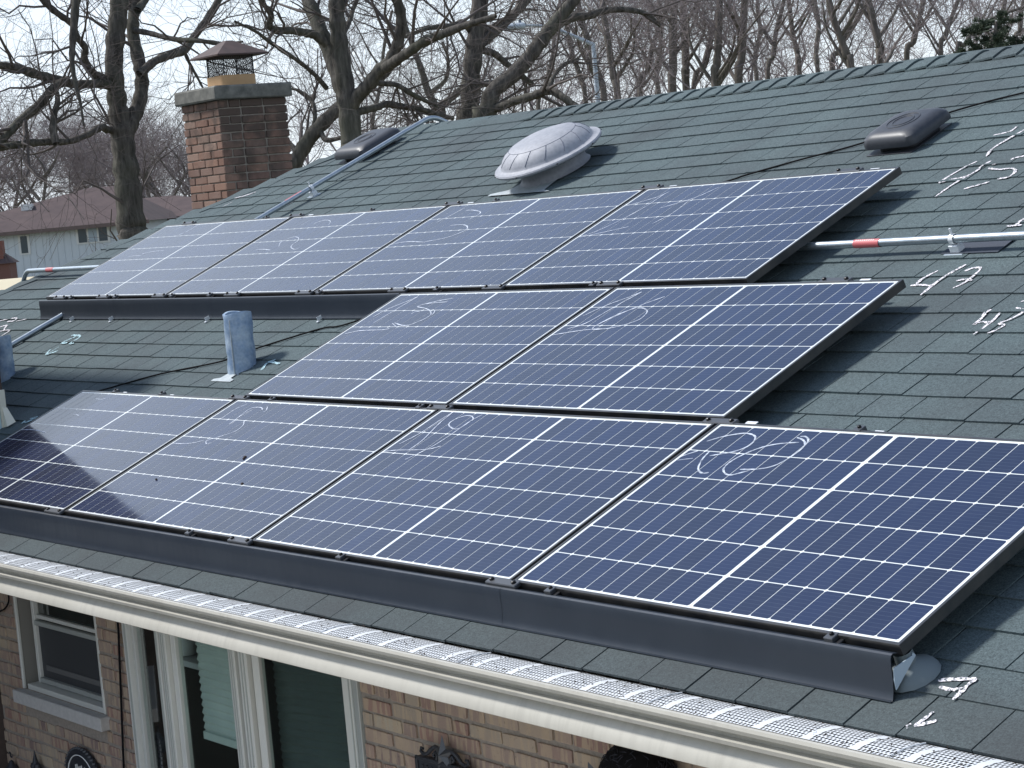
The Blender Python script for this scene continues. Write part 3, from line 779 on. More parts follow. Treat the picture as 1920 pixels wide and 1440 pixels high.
# handwriting on the glass
PENW = .68
def pen(r_, i, strokes, wd=.007):
    root, mt = pan[r_, i]; inv = mt.inverted(); b = MB()
    o = inv @ Vector(CW); R3 = inv.to_3x3()
    for st in strokes:
        pts = []
        for x, y in st:
            d = R3 @ Vector(ray(x, y)); t = (-.001 - o.z)/d.z; p_ = o + d*t; pts.append((min(max(p_.x, .012), PW-.012), min(max(p_.y, .012), PH-.012)))
        ribbon(b, pts, wd, lambda u, v: -.0008, .3)
    b.obj('pen_mark', M_pen, root)
q = lambda p: T(200, 380, 6, p)
pen('t', 0, [q([(1030,250),(870,340),(720,385)]), q([(840,270),(760,310)]), q([(245,610),(310,598),(395,597)]), q([(390,580),(520,550),(645,540)]), q([(520,375),(460,415)])], .007)
q = lambda p: T(480, 380, 4.8, p)
pen('t', 1, [q([(480,160),(400,205)]), q([(520,190),(600,160),(660,160),(668,180),(650,200)]), q([(205,395),(230,350),(330,310),(380,315),(375,345),(320,385),(322,410),(355,420),(390,405)]), q([(0,425),(60,420),(130,427)])], .008)
pen('t', 2, [q([(1890,70),(1960,68),(2020,85),(1990,115),(1920,150)]), q([(1745,205),(1850,198),(1900,212),(1890,245),(1800,285),(1690,320),(1520,352)]), q([(1190,380),(1350,352),(1520,355)]), q([(1880,45),(1760,110),(1620,180)])], .009)
q = lambda p: T(1000, 0, 3, p)
pen('t', 3, [q([(765,1078),(690,1110),(510,1162)]), q([(740,1090),(600,1180),(380,1290),(250,1335)]), q([(1045,1052),(900,1115),(715,1170)]), q([(880,1125),(780,1200),(670,1258)]), q([(260,1335),(400,1305),(535,1275)])], .008)
q = lambda p: T(700, 500, 12, p)
pen('m', 0, [q([(1010,670),(780,770),(300,965),(0,1130)]), q([(1010,672),(700,850),(430,1010),(0,1270)]), q([(1800,710),(1500,760),(1200,830),(1030,875),(1010,905),(1180,940),(1280,1000),(1290,1080),(1180,1160),(1000,1240),(820,1310),(650,1320),(480,1265)]),
             q([(1690,790),(1400,810),(1180,840)]), q([(850,1065),(940,1015),(1040,1010)]), q([(430,1275),(510,1345)]), q([(1380,985),(1370,1030),(1310,1090)]), q([(360,1395),(200,1420),(-300,1440),(-640,1510)])], .009)
q = lambda p: T(1080, 500, 12, p)
pen('m', 1, [q([(1480,565),(1200,680),(680,870),(150,1110)]), q([(1480,570),(1050,800),(700,1000),(200,1280),(-200,1400)]), q([(2000,670),(1500,850),(1380,915),(900,1090),(360,1390),(700,1390),(1000,1330),(1180,1280),(1440,1180),(1590,1040),(1590,980),(1500,930),(1390,935)]),
             q([(1360,905),(850,1130),(440,1330),(370,1400)]), q([(-550,1540),(0,1450),(400,1405),(720,1395)])], .009)
q = lambda p: T(0, 580, 4, p)
pen('b', 0, [q([(160,903),(230,902),(300,912),(345,925)]), q([(720,672),(760,675),(790,668)]), q([(545,795),(570,788),(590,797)]), q([(385,790),(460,760)])], .010)
q = lambda p: T(300, 720, 3.175, p)
pen('b', 1, [q([(520,118),(440,155),(360,210)]), q([(610,155),(600,140),(540,145),(470,195),(430,235)]), q([(640,135),(632,158),(615,165)]), q([(500,220),(495,245),(450,280),(380,305),(300,330),(275,340),(278,357),(300,350)]), q([(75,352),(130,355),(200,350),(260,335)]), q([(545,155),(480,190),(410,240)])], .007)
q = lambda p: T(660, 740, 4.233, p)
pen('b', 2, [q([(810,135),(700,200),(550,300),(375,392)]), q([(800,140),(690,230),(560,360),(450,440)]), q([(935,215),(850,268),(800,268),(768,238),(800,205),(880,172),(940,168),(962,185),(955,205)]), q([(1035,158),(930,215),(780,320),(620,420),(420,515)]), q([(260,450),(360,440),(520,438),(620,430),(705,408)])], .008)
q = lambda p: T(1200, 720, 3.84, p)
pen('b', 3, [q([(480,412),(600,378),(740,355),(810,365),(830,390),(790,440),(680,485),(500,517)]), q([(500,485),(450,540),(420,600),(430,632),(460,642),(495,637)]),
             q([(1145,420),(1000,430),(880,455),(760,500),(650,560),(602,610),(615,645),(655,655),(720,640),(790,622)]), q([(1130,385),(1170,400),(1188,430),(1160,470),(1060,540),(960,590),(850,612),(720,615)]), q([(1155,377),(1195,380),(1212,405),(1190,440)]), q([(265,545),(300,520),(420,480)]), q([(270,548),(380,535)])], .010)
# dark specks on the glass of the second bottom panel
root, mt = pan['b', 1]; inv = mt.inverted(); sp = MB()
for x, y, r in ((459,857,.010),(457,860,.007),(293,899,.006),(454,907,.008)):
    o = inv @ Vector(CW); d = inv.to_3x3() @ Vector(ray(x, y)); p_ = o - d*(o.z/d.z)
    sp.lathe([(r, -.0005), (r*.7, .004), (.0005, .006)], 7, (p_.x, p_.y))
sp.obj('dirt_speck', M_debris, root)

# --- clamps and splices along the panel edges
cid = 0
def edge_frame(x, v):
    a, b_ = -4.0, 9.0                              # find u on the line (v, n=0) that the camera sees at column x
    for _ in range(50):
        c = (a+b_)/2
        if proj(P2W(c, v, 0))[0] < x: a = c
        else: b_ = c
    return roof_frame((a+b_)/2, v, 0), (a+b_)/2
cl_proto = sp_proto = None
def copy_thing(pr, mt):
    r0 = pr.copy(); COL.objects.link(r0); r0.matrix_world = mt
    for ch in pr.children:
        c = ch.copy(); COL.objects.link(c); c.parent = r0
    return r0
def clamp(x, v, label, tab=False):
    global cl_proto
    mt, u = edge_frame(x, v)
    if cl_proto is None:
        o = empty('panel_clamp', mt, label, 'clamp', 'small clamps along the panel edges')
        MB().bbox(-.018, .018, -.020, .014, -.030, .003, .002).obj('clamp_body', M_clamp, o)
        MB().lathe([(.007,.003),(.007,.009),(.004,.011),(.0005,.0112)], 8).obj('bolt', M_bolt, o); cl_proto = o
        MB().bbox(.018, .040, -.018, .006, -.034, -.010, .002).obj('foot_bracket', M_bolt, o)
    else: o = copy_thing(cl_proto, mt); tag(o, label)
    if tab: MB().box(.05, .09, -.004, .018, -.020, -.017).obj('tab', M_bright, o)
def splice(x, v, label, tab=False):
    global sp_proto
    mt, u = edge_frame(x, v)
    if sp_proto is None:
        o = empty('splice_bar', mt, label, 'splice bar', 'splice bars joining panel edges')
        MB().bbox(-.085, .085, -.022, .012, -.012, .004, .003).obj('bar', M_clamp, o)
        MB().bbox(-.105, .095, -.036, -.022, -.030, -.010, .003).obj('lip', M_clamp, o)
        for s_ in (-.062, .062): MB().lathe([(.009,.004),(.009,.011),(.005,.013),(.0005,.0132)], 8, (s_, -.004)).obj('bolt', M_bolt, o)
        sp_proto = o
    else: o = copy_thing(sp_proto, mt); tag(o, label)
    if tab: MB().box(.11, .165, .002, .026, -.016, -.013).obj('tab', M_bright, o)
ordn = ['first', 'second', 'third', 'fourth', 'fifth', 'sixth', 'seventh', 'eighth', 'ninth']
vt, vm, vb = ROW['t'][1], ROW['m'][1], ROW['b'][1]
for lst, v, where in (((114,195,300,437,572,748,927,1145), vt - .004, 'lower edge of the top panel row'),
                      ((355,556,850,1222,1592), vt + PH + .010, 'upper edge of the top panel row'),
                      ((450,826,1352), vb + PH + .012, 'seam between bottom and middle panel rows'),
                      ((1568,), vm + PH + .012, 'upper edge of the middle right panel'),
                      ((103,452,945), vb - .006, 'lower edge of the bottom panel row')):
    for i, x in enumerate(lst):
        splice(x, v, f'two bolt splice bar, {ordn[i]} from left on the {where}' if len(lst) > 1 else f'dark grey two bolt splice bar on the {where}', tab=where.startswith(('upper', 'seam')) and x not in (355, 450, 826))
for lst, v, where in (((134,217,323,394,599,820,1113), vt - .003, 'lower edge of the top panel row'),
                      ((500,697,930), vt + PH + .010, 'upper edge of the top panel row'),
                      ((217,304,510,788,1612), vb + PH + .012, 'upper edge of the bottom panel row'),
                      ((356,640,1033,1560), vb - .005, 'lower edge of the bottom panel row')):
    for i, x in enumerate(lst):
        clamp(x, v, f'small one bolt clamp, {ordn[i]} from left on the {where}', tab=(where.startswith('upper') and x in (217, 304, 1612, 500)))

# --- skirts
M_bracket = mat('pale blue grey bracket', (.42, .50, .56), .5); M_cone = mat('grey mount boot', (.15, .18, .19), .6)
def skirt(ua, ub, v, joints, label):
    root = empty('array_skirt', roof_frame((ua+ub)/2, v, 0), label, 'panel skirt')
    inv = root.matrix_world.inverted()
    prof = [(-.012,-.014),(-.027,-.006),(-.035,-.007),(-.042,-.016),(-.051,-.040),(-.062,-.072),(-.074,-.098),(-.086,-.1165),(-.094,-.121),(-.097,-.117),(-.094,-.113)]
    cuts = [ua] + joints + [ub]
    for a, b_ in zip(cuts[:-1], cuts[1:]):
        n = max(2, int((b_-a)/.25)); b = MB()
        for prf in (prof, [(y+.003, z-.002) for y, z in prof]):
            b.extrude(prf, [a + .001 + (b_-a-.002)*k/n for k in range(n+1)])
        b.xf(lambda u, y, z: inv @ Vector(P2W(u, v + y, z))); b.obj('skirt_section', M_skirt, root, smooth=True)
    for e, sgn in ((ub, 1),):                               # end bracket seen from the right
        b = MB(); pts_ = [(-.046,-.040),(.030,-.050),(.036,-.044),(.042,-.056),(-.066,-.098),(-.060,-.07)]
        for x in (e+.001, e+.004): b.v += [(x, v+y, z) for y, z in pts_]
        b.f += [tuple(range(6)), tuple(reversed(range(6, 12)))] + [(i, (i+1) % 6, 6+(i+1) % 6, 6+i) for i in range(6)]
        b.xf(lambda u, y, z: inv @ Vector(P2W(u, y, z))); b.obj('end_bracket', M_bracket, root)
        b = MB(); b.lathe([(.085,-.118),(.075,-.100),(.03,-.075),(.028,-.04)], 16, (e-.03, v+.03)); b.xf(lambda u, y, z: inv @ Vector(P2W(u, y, z))); b.obj('mount_cone', M_cone, root, smooth=True)
    return root
b_end = 4*(PW+PG) - PG
j1 = edge_frame(95, -.06)[1]; j2 = edge_frame(928, -.06)[1]
sk1 = skirt(-.02, b_end + .0, -.004, [j1, j2], 'long dark slate metal skirt along the bottom panel row above the gutter')
sk2 = skirt(ROW['t'][0] - .04, 1.75, vt - .006, [edge_frame(207, vt-.06)[1], edge_frame(390, vt-.06)[1]], 'dark slate metal skirt under the left half of the top panel row')
inv = sk2.matrix_world.inverted()
for x in (126, 199, 379, 589):
    u = edge_frame(x, vt - .1)[1]; b = MB(); b.bbox(u-.006, u+.010, vt-.146, vt-.132, NR+.006, NR+.013, .002); b.bbox(u-.006, u-.004, vt-.134, vt-.10, NR+.010, NR+.032, .0005)
    b.xf(lambda a_, y, z: inv @ Vector((*P2W(a_, y, z),))); b.obj('mount_foot', M_bright, sk2)

# ================================================================== ROOF VENTS AND PIPES
# round power ventilator
fm = roof_frame(1.03, 3.90, NR + .008)
dv = empty('dome_vent', fm, 'round weathered silver dome roof ventilator standing above the top row of panels', 'roof vent')
fb = MB(); fb.add([(-.32,-.30,.003),(.29,-.30,.003),(.21,-.275,.004),(.17,-.10,.004),(-.13,-.10,.004),(-.18,-.24,.004),(-.32,-.275,.003)], [(0,1,2,3,4,5,6)]); fb.obj('base_flashing', M_leadp, dv)
MB().lathe([(.225,.003),(.212,.012),(.205,.03),(.203,.06),(.203,.105)], 48).obj('neck', M_dome, dv, smooth=True)
dp = [(.18,.100),(.30,.098),(.325,.100),(.338,.108),(.340,.118),(.334,.126),(.318,.128),(.300,.131),(.292,.137),(.286,.150),(.270,.172),(.245,.195),(.212,.212),(.17,.224),(.12,.232),(.06,.236),(.001,.237)]
MB().lathe(dp, 72).obj('dome', M_dome, dv, smooth=True)
dr = [(.286,.150),(.270,.172),(.245,.195),(.212,.212)]
for k in range(14):
    a = 2*math.pi*(k+.35)/14; b = MB()
    b.tube([(r*math.cos(a+.05*i), r*math.sin(a+.05*i), z+.0006) for i, (r, z) in enumerate(dr)], .0022, 6); b.obj('pressed_rib', M_seam, dv, smooth=True)
rg = MB(); rg.tube([(.212*math.cos(2*math.pi*i/48), .212*math.sin(2*math.pi*i/48),   .2118) for i in range(49)], .0018, 6, False); rg.obj('crown_ring', M_seam, dv, smooth=True)
for k in range(8):
    a = 2*math.pi*(k+.3)/8; MB().lathe([(.005,.112),(.005,.117),(.0005,.118)], 6).xf(lambda x, y, z: (x+.341*math.cos(a), y+.341*math.sin(a), z)).obj('screw', M_bolt, dv)
# two box vents
def box_vent(u, v, label, w=.40, d=.40):
    o = empty('box_vent', roof_frame(u, v, NR + .007), label, 'roof vent', 'low black box vents near the ridge')
    MB().bbox(-w*.44, w*.44, -d*.5, d*.44, -.002, .003, .001).obj('base_flashing', M_plastic, o)
    def lp(hw, hd, r, z): return [(x, y, z) for x, y in rrect(hw, hd, r, 6)]
    b = MB(); lv = [lp(w/2-.05, d/2-.05, .04, .0), lp(w/2-.05, d/2-.05, .04, .03), lp(w/2, d/2, .05, .032), lp(w/2, d/2, .05, .05), lp(w/2-.006, d/2-.006, .055, .075), lp(w/2-.024, d/2-.024, .06, .092), lp(w/2-.055, d/2-.055, .06, .100)]
    k = len(lv[0])
    for l_ in lv: b.v += l_
    for i in range(len(lv)-1):
        for j in range(k): b.f.append((i*k+j, i*k+(j+1) % k, (i+1)*k+(j+1) % k, (i+1)*k+j))
    b.f.append(tuple((len(lv)-1)*k+j for j in range(k))); b.obj('hood', M_plastic, o, smooth=True)
    for r in (.055, .085):
        g_ = MB(); g_.tube([(r*math.cos(2*math.pi*i/32), r*math.sin(2*math.pi*i/32), .100) for i in range(33)], .0035, 6, False); g_.obj('pressed_ring', M_plastic, o, smooth=True)
c1 = on_roof(1700, 243, NR+.06); c2 = on_roof(690, 273, NR+.06)
box_vent(c1[0], c1[1], 'low black plastic box vent with a ringed top on the right of the roof', .335, .335)
box_vent(c2[0], c2[1], 'low dark box vent at the hip end behind the sloping conduit')
# lead pipe boots
def lead_pipe(x, y, r, h, label, seed):
    c = on_roof(x, y); b0 = P2W(c[0], c[1], NR); o = empty('vent_pipe', Matrix.Translation(b0), label, 'vent pipe', 'blue grey lead vent pipes')
    q_ = random.Random(seed); ph = [q_.uniform(0, 6.28) for _ in range(6)]
    def wob(i, a): return .035*math.sin(2*a+ph[0]+i*.25) + .02*math.sin(5*a+ph[1]+i*.9) + .014*math.sin(9*a+ph[2]-i*1.3)
    prof = [(r*1.02, -.12)] + [(r*(1.0 + .02*math.sin(k*1.7)), -.02 + (h+.02)*k/11) for k in range(12)] + [(r*.97, h+.006), (r*.80, h+.004), (r*.78, h-.05)]
    b = MB(); b.lathe(prof, 36, wob=wob); b.v = [(x_, y_ , z_ + .012*math.sin(2.0*math.atan2(y_, x_)+ph[3])*max(0, z_-h*.7)/h*2) for x_, y_, z_ in b.v]
    b.obj('lead_sleeve', M_lead, o, smooth=True)
    sm = MB(); aa = R(-62); sm.tube([((r*1.03)*math.cos(aa), (r*1.03)*math.sin(aa), -.03 + (h)*k/6) for k in range(7)], .004, 6); sm.obj('seam', M_leadp, o, smooth=True)
    fl_ = MB(); iw = Minv.to_3x3(); rows = [(-.150, .125, 0), (-.128, .130, 0), (-.112, .065, 0), (-.06, .055, 0), (0.0, .09, 0), (.04, .10, 0)]
    vs = []
    for vv_, hw_, _ in rows:
        for s_ in (-1, 1): vs.append(tuple(Vector(P2W(c[0] + s_*hw_*.85, c[1] + vv_, NR + .009)) - Vector(b0)))
    fl_.add(vs, [(2*i, 2*i+1, 2*i+3, 2*i+2) for i in range(5)]); fl_.obj('lead_flange', M_leadp, o)
    return o
lead_pipe(454, 690, .079, .30, 'blue grey lead vent pipe standing in open shingles below the upper skirt', 1)
lead_pipe(6, 712, .079, .27, 'blue grey lead vent pipe cut off by the left edge of the photo', 2)

# ================================================================== CONDUITS
def conduit(pts, label, r=.0175, red=None, straps=(), base=None):
    o = empty('conduit', Matrix.Translation(pts[0]), label, 'conduit'); c0 = Vector(pts[0])
    pp = smooth_path(pts, 6); b = MB(); b.tube([Vector(p) - c0 for p in pp], r, 14); b.obj('pipe', M_emt, o, smooth=True)
    if red is not None:
        a, b_ = Vector(red[0]) - c0, Vector(red[1]) - c0
        MB().tube([a, b_], r+.0012, 14, False).obj('warning_label', M_red, o, smooth=True)
        d = (b_-a); t = d.normalized(); e1 = Vector((-.35, -.6, .72)); e1 = (e1 - t*e1.dot(t)).normalized()
        pm = MB(); s2 = t.cross(e1).normalized()
        for k in range(9):
            c_ = a + d*(.12 + .085*k) + e1*(r+.0015); w_ = d.length*.03
            pm.add([c_ - t*w_ - s2*.004, c_ + t*w_ - s2*.004, c_ + t*w_ + s2*.004, c_ - t*w_ + s2*.004], [(0,1,2,3)])
        pm.obj('label_print', M_pale, o)
    for u, v, n in straps:
        base_ = P2W(u, v, NR); nn = Vector((0, -ST, CT))
        k = Vector(base_) - c0
        f = Matrix(((1,0,0,k.x),(0,CT,-ST,k.y),(0,ST,CT,k.z),(0,0,0,1)))
        h_ = n - NR
        MB().bbox(-.025, .025, -.020, .020, .008, max(.02, h_-r-.004), .003).obj('stand_off', M_bright, o, f)
        MB().bbox(-.05, .05, -.035, .03, .004, .010, .002).obj('strap_base', M_emt, o, f)
        tr = MB(); tr.tube([(.0, -.0005, h_-r-.004), (0, .0, h_+r+.03)], .005, 6); tr.obj('strap_bolt', M_bright, o, f)
        st_ = MB(); st_.lathe([(r+.003,-.012),(r+.004,-.012),(r+.004,.012),(r+.003,.012)], 14)
        st_.obj('strap', M_bright, o, f @ Matrix.Translation((0, 0, h_)) @ base if base is not None else f @ Matrix.Translation((0, 0, h_)))
    return o
RX = Matrix.Rotation(R(90), 4, 'Y'); RY = Matrix.Rotation(R(90), 4, 'X')
NC = -.062
e2 = lambda x, y: on_roof(x, y, NC)
v2 = e2(1650, 456)[1]
conduit([P2W(3.9, v2-.005, NC), P2W(4.6, v2, NC), P2W(5.4, v2+.01, NC), P2W(6.6, v2+.03, NC), P2W(8.5, v2+.04, NC)],
        'galvanised conduit running right from under the top panel row', red=(P2W(e2(1600,461)[0], v2, NC), P2W(e2(1650,457)[0], v2, NC)), straps=[(e2(1790,447)[0], v2+.006, NC)], base=RX)
fl = MB(); f0 = e2(1790, 470)
fl.box(f0[0]-.16, f0[0]+.14, v2-.02, v2+.115, NR+.009, NR+.0115)
fo = empty('roof_flashing', M4 @ Matrix.Translation((0, 0, warp(f0[0], v2))), 'dark flat flashing plate under the strap of the right hand conduit', 'flashing'); fl.obj('plate', mat('dark flashing', (.045, .055, .075), .85), fo)
u1 = e2(640, 322)[0]
zr_ = P2W(u1, VR, NR)
conduit([P2W(u1-.02, 3.05, NC), P2W(u1-.01, 3.6, NC), P2W(u1, 4.3, NC), P2W(u1, 4.82, NC), zr_ + np.array([.0, .01, .058]), zr_ + np.array([.0, .16, .005]), zr_ + np.array([.0, .35, -.10]), zr_ + np.array([.0, .9, -.34])],
        'blue grey conduit climbing from the top panel row over the ridge', red=(P2W(u1-.012, e2(502, 386)[1], NC), P2W(u1-.01, e2(533, 368)[1], NC)), straps=[(u1, e2(568, 357)[1], NC)], base=RY)
v3 = e2(110, 508)[1]
uh3 = hip_u(v3)
pa = P2W(-2.5, v3, NC); pb = P2W(uh3+.02, v3, NC)
x3 = on_roof(52, 512, NC)[0]
conduit([pa, P2W(x3+.5, v3, NC), P2W(x3+.10, v3, NC), P2W(x3, v3, NC) + np.array([-.02, 0, -.008]), P2W(x3, v3, NC) + np.array([-.10, 0, -.07]), P2W(x3, v3, NC) + np.array([-.17, 0, -.17]), P2W(x3, v3, NC) + np.array([-.35, 0, -.5])],
        'pale conduit leaving the top panel row at left and bending over the hip', red=(P2W(on_roof(92,508,NC)[0], v3, NC), P2W(on_roof(104,508,NC)[0], v3, NC)))
u4 = on_roof(70, 620, -.100)[0]
conduit([P2W(u4+.02, 2.4, -.100), P2W(u4, 2.05, -.100), P2W(u4-.02, 1.7, -.100), P2W(u4-.05, 1.0, -.100)], 'blue grey conduit slanting down left from the left end of the upper skirt')
# black cable lying on the shingles
cpx = [(150,742),(200,728),(300,700),(415,676),(480,652),(600,615),(660,603)]
path = [on_roof(x, y, NR+.012) for x, y in cpx]
mid = [np.array([1.9, 2.5, 0]), np.array([2.3, 3.0, 0]), np.array([2.62, 3.36, 0])]
path += mid + [on_roof(x, y, NR+.012) for x, y in [(1370,338),(1400,328),(1500,300),(1620,268),(1780,212),(1920,175),(2050,150)]]
ww = [P2W(p[0], p[1], NR+.013) for p in path]
co = empty('roof_cable', Matrix.Translation(ww[0]), 'thin black cable lying slantwise across the shingles and under the panels', 'cable')
MB().tube([Vector(p) - Vector(ww[0]) for p in smooth_path(ww, 6)], .0045, 6).obj('cable', M_cable, co, smooth=True)

# ================================================================== THINGS ON THE WALL
yw = YWALL - .012
a = on_y(222, 1180, yw-.01); b_ = on_y(232, 1440, yw-.01)
co = empty('wall_cable', Matrix.Translation(a), 'black cable running straight down the brick wall between the two windows', 'cable')
MB().tube([(0,0,.25), (0,0,0), tuple(b_-a), tuple((b_-a)*4)], .006, 8).obj('cable', M_cable, co, smooth=True)
lp_ = [on_y(x, y, yw-.015) for x, y in ((-20,1150),(0,1146),(10,1140),(16,1128),(15,1112),(8,1095))]
co = empty('cable_loop', Matrix.Translation(lp_[0]), 'short black cable loop on the bricks left of the screened window', 'cable')
MB().tube([Vector(p)-Vector(lp_[0]) for p in smooth_path(lp_, 5)], .005, 8).obj('cable', M_cable, co, smooth=True)
# oval plaque
c = on_y(158, 1462, yw-.02); rx, rz = .205, .155
top = on_y(148, 1401, yw-.02); rz = abs(top[2]-c[2])
o = empty('oval_plaque', Matrix.Translation(c), 'oval black plaque with white border line and beaded rim below the left window', 'plaque')
def oval(rx, rz, n=48): return [(rx*math.cos(2*math.pi*i/n), rz*math.sin(2*math.pi*i/n)) for i in range(n)]
b = MB(); n = 48; l0, l1 = oval(rx, rz), oval(rx*.93, rz*.93)
b.v = [(x, .01, z) for x, z in l0] + [(x, -.008, z) for x, z in l0] + [(x, -.014, z) for x, z in l1]
b.f = [(i, (i+1) % n, n+(i+1) % n, n+i) for i in range(n)] + [(n+i, n+(i+1) % n, 2*n+(i+1) % n, 2*n+i) for i in range(n)] + [tuple(2*n+i for i in range(n))]
b.obj('plate', M_iron, o)
b = MB(); b.tube([(x, -.0145, z) for x, z in oval(rx*.78, rz*.78) + [oval(rx*.78, rz*.78)[0]]], .0032, 6, False); b.obj('border_line', M_white, o, smooth=True)
b = MB()
for i, (x, z) in enumerate(oval(rx*.985, rz*.985, 44)): b.lathe([(.009,-.008),(.008,-.0),(.004,.006),(.0005,.008)], 6).v[-24:] if False else b.tube([(x, -.004, z), (x, -.018, z)], [.010, .004], 6)
b.obj('beaded_rim', M_clamp, o)
b = MB()
for k in range(7): xx = -.055 + .018*k; hz = .45*rz + .006*math.sin(k*2.1); b.bbox(xx-.004, xx+.003, -.0165, -.013, hz-.03, hz, .0005)
b.obj('lettering', M_white, o)
# cast iron plaque with star
c = on_y(840, 1450, yw-.02)
o = empty('star_plaque', Matrix.Translation(c), 'black cast iron plaque with raised star on the brick beside the bow window', 'plaque')
hx = .195; zt = on_y(840, 1430, yw-.02)[2]-c[2]
MB().bbox(-hx, hx, -.012, .012, -.16, zt, .004).obj('plate', M_iron, o)
for z_ in (zt-.006, -.155): MB().bbox(-hx-.004, hx+.004, -.020, -.010, z_-.008, z_+.008, .003).obj('rim', M_iron, o)
for s_ in (-1, 1): MB().bbox(s_*hx-.008, s_*hx+.008, -.020, -.010, -.16, zt, .003).obj('rim', M_iron, o)
b = MB()
for k in range(10): b.bbox(-.16+.03*k, -.148+.03*k, -.018, -.010, zt-.075, zt-.03, .002)
b.obj('lettering', M_iron, o)
b = MB(); R1, R2 = .078, .030; cz_ = zt + .035
pts_ = [((R1 if i % 2 == 0 else R2)*math.sin(math.pi*i/5), cz_ + (R1 if i % 2 == 0 else R2)*math.cos(math.pi*i/5)) for i in range(10)]
b.add([(x, -.012, z) for x, z in pts_] + [(0, -.038, cz_)], [(i, (i+1) % 10, 10) for i in range(10)]); b.obj('star', M_clamp, o)
for s_ in (-1, 1):
    b = MB(); b.tube([(s_*x, -.01, zt + z) for x, z in ((.03,.05),(.06,.055),(.09,.04),(.115,.02),(.145,.012),(.165,.022),(.16,.036),(.145,.034))], [.008,.009,.009,.008,.008,.007,.006,.005], 8); b.obj('scroll', M_iron, o, smooth=True)
    b = MB(); b.tube([(s_*x, -.012, zt + z) for x, z in ((.05,.005),(.045,.025),(.06,.035),(.072,.022),(.062,.014))], .007, 8); b.obj('scroll', M_iron, o, smooth=True)
# hanging hooks by the left corner
c = on_y(20, 1418, yw-.03)
o = empty('hanging_ornament', Matrix.Translation(c), 'small black ornament on an s hook near the left corner of the wall', 'ornament')
MB().tube([Vector(p) for p in smooth_path([(-.02,0,.012),(-.012,0,.022),(.005,0,.016),(-.004,0,.004),(.012,0,-.004),(.022,0,.006),(.02,0,.014)], 5)], .0035, 6).obj('hook', M_iron, o, smooth=True)
MB().lathe([(.001,-.02),(.012,-.028),(.018,-.045),(.034,-.06),(.04,-.09),(.03,-.13),(.001,-.14)], 14).obj('body', M_iron, o, smooth=True)
c = on_y(66, 1425, yw-.03)
o = empty('finial_ornament', Matrix.Translation(c), 'dark pointed finial ornament on the brick just left of the oval plaque', 'ornament')
MB().lathe([(.001,.055),(.008,.02),(.016,-.01),(.022,-.022),(.001,-.03)], 12).obj('spike', M_iron, o, smooth=True)
for dx in (-.022, .022): MB().lathe([(.001,.0),(.016,-.008),(.022,-.025),(.016,-.045),(.001,-.05)], 12, (dx, 0)).xf(lambda x, y, z: (x, y, z-.012)).obj('lobe', M_iron, o, smooth=True)
# dark round wreath-like bundle under the gutter
c = on_y(1196, 1462, .30)
o = empty('round_wreath', Matrix.Translation(c), 'dark rounded fuzzy bundle half hidden below the gutter at the right', 'wreath')
b = MB(); b.lathe([(.001,.135),(.05,.13),(.09,.108),(.122,.07),(.138,.02),(.14,-.05),(.125,-.12),(.07,-.16),(.001,-.17)], 26, wob=lambda i, a: .03*math.sin(7*a+i)+.02*math.sin(13*a-2*i)); b.obj('core', M_dark2 if 'M_dark2' in globals() else M_cable, o, smooth=True)
fz = MB()
for k in range(420):
    a, e = rs.uniform(0, 6.28), math.asin(rs.uniform(-.7, .98)); r = .132; d = Vector((math.cos(a)*math.cos(e), math.sin(a)*math.cos(e), math.sin(e)))
    t = Vector((rs.uniform(-1,1), rs.uniform(-1,1), rs.uniform(-1,1))); t = (t - d*t.dot(d)).normalized(); p_ = d*r
    fz.tube([p_, p_*1.06 + t*.018, p_*1.02 + t*.038], [.0024, .002, .0006], 3, False)
fz.obj('fuzz', simple_noise('dark fuzz', (.012,.013,.02), (.03,.032,.045), 60, .9, 0), o)
c = on_y(1116, 1440, yw-.03)
o = empty('wall_ornament', Matrix.Translation(c), 'small grey pointed metal ornament on the brick between star plaque and dark bundle', 'ornament')
MB().add([(0,-.03,.03),(.04,-.006,-.02),(0,-.03,-.08),(-.04,-.006,-.02),(0,.0,-.02)], [(0,1,2),(0,2,3),(0,4,1),(1,4,2),(2,4,3),(3,4,0)]).obj('diamond', M_clamp, o)

# ================================================================== BACKGROUND
AZ = Matrix.Rotation(math.atan2(RW[0][1], RW[0][0]), 4, 'Z')
def facing(x, y, D):
    return Matrix.Translation(at_depth(x, y, D)) @ AZ
# neighbour's house
D = 92.0; s = D/F; m0 = facing(150, 428, D); zg = GZ - m0.translation.z
nh = empty('grey_house', Matrix.Translation((0, 0, zg)) @ m0, 'two storey pale grey sided house with brown hip roof far behind the left tree', 'house')
dn = Matrix.Translation((0, 0, -zg)); UPx = .0
def X(px): return (px - 150)*s
def slope(px): return 0.0
b = MB(); b.box(X(-190), X(262), 0, 9, zg, X(150) + .12); b.obj('wall', M_siding, nh, dn, smooth=False)
b = MB()
for k in range(34): xx = X(-190) + (X(262)-X(-190))*k/34; b.box(xx-.03, xx+.03, -.035, 0.0, zg, .1)
tag(b.obj('batten', M_siding, nh, dn, smooth=False))
b = MB(); ov = .5; x0, x1 = X(-190)-ov, X(262)+ov; b.add([(x0,-ov,.08),(x1,-ov,.08),(x1,9.5,.08),(x0,9.5,.08),(X(135),4.5,1.75),(X(190),4.5,1.75)], [(0,1,5,4),(1,2,5),(2,3,4,5),(3,0,4),(3,2,1,0)]); b.obj('roof', M_broof, nh, dn, smooth=False)
b = MB(); b.box(x0, x1, -ov-.04, -ov+.02, -.04, .12); b.obj('fascia', M_fascia, nh, dn, smooth=False)
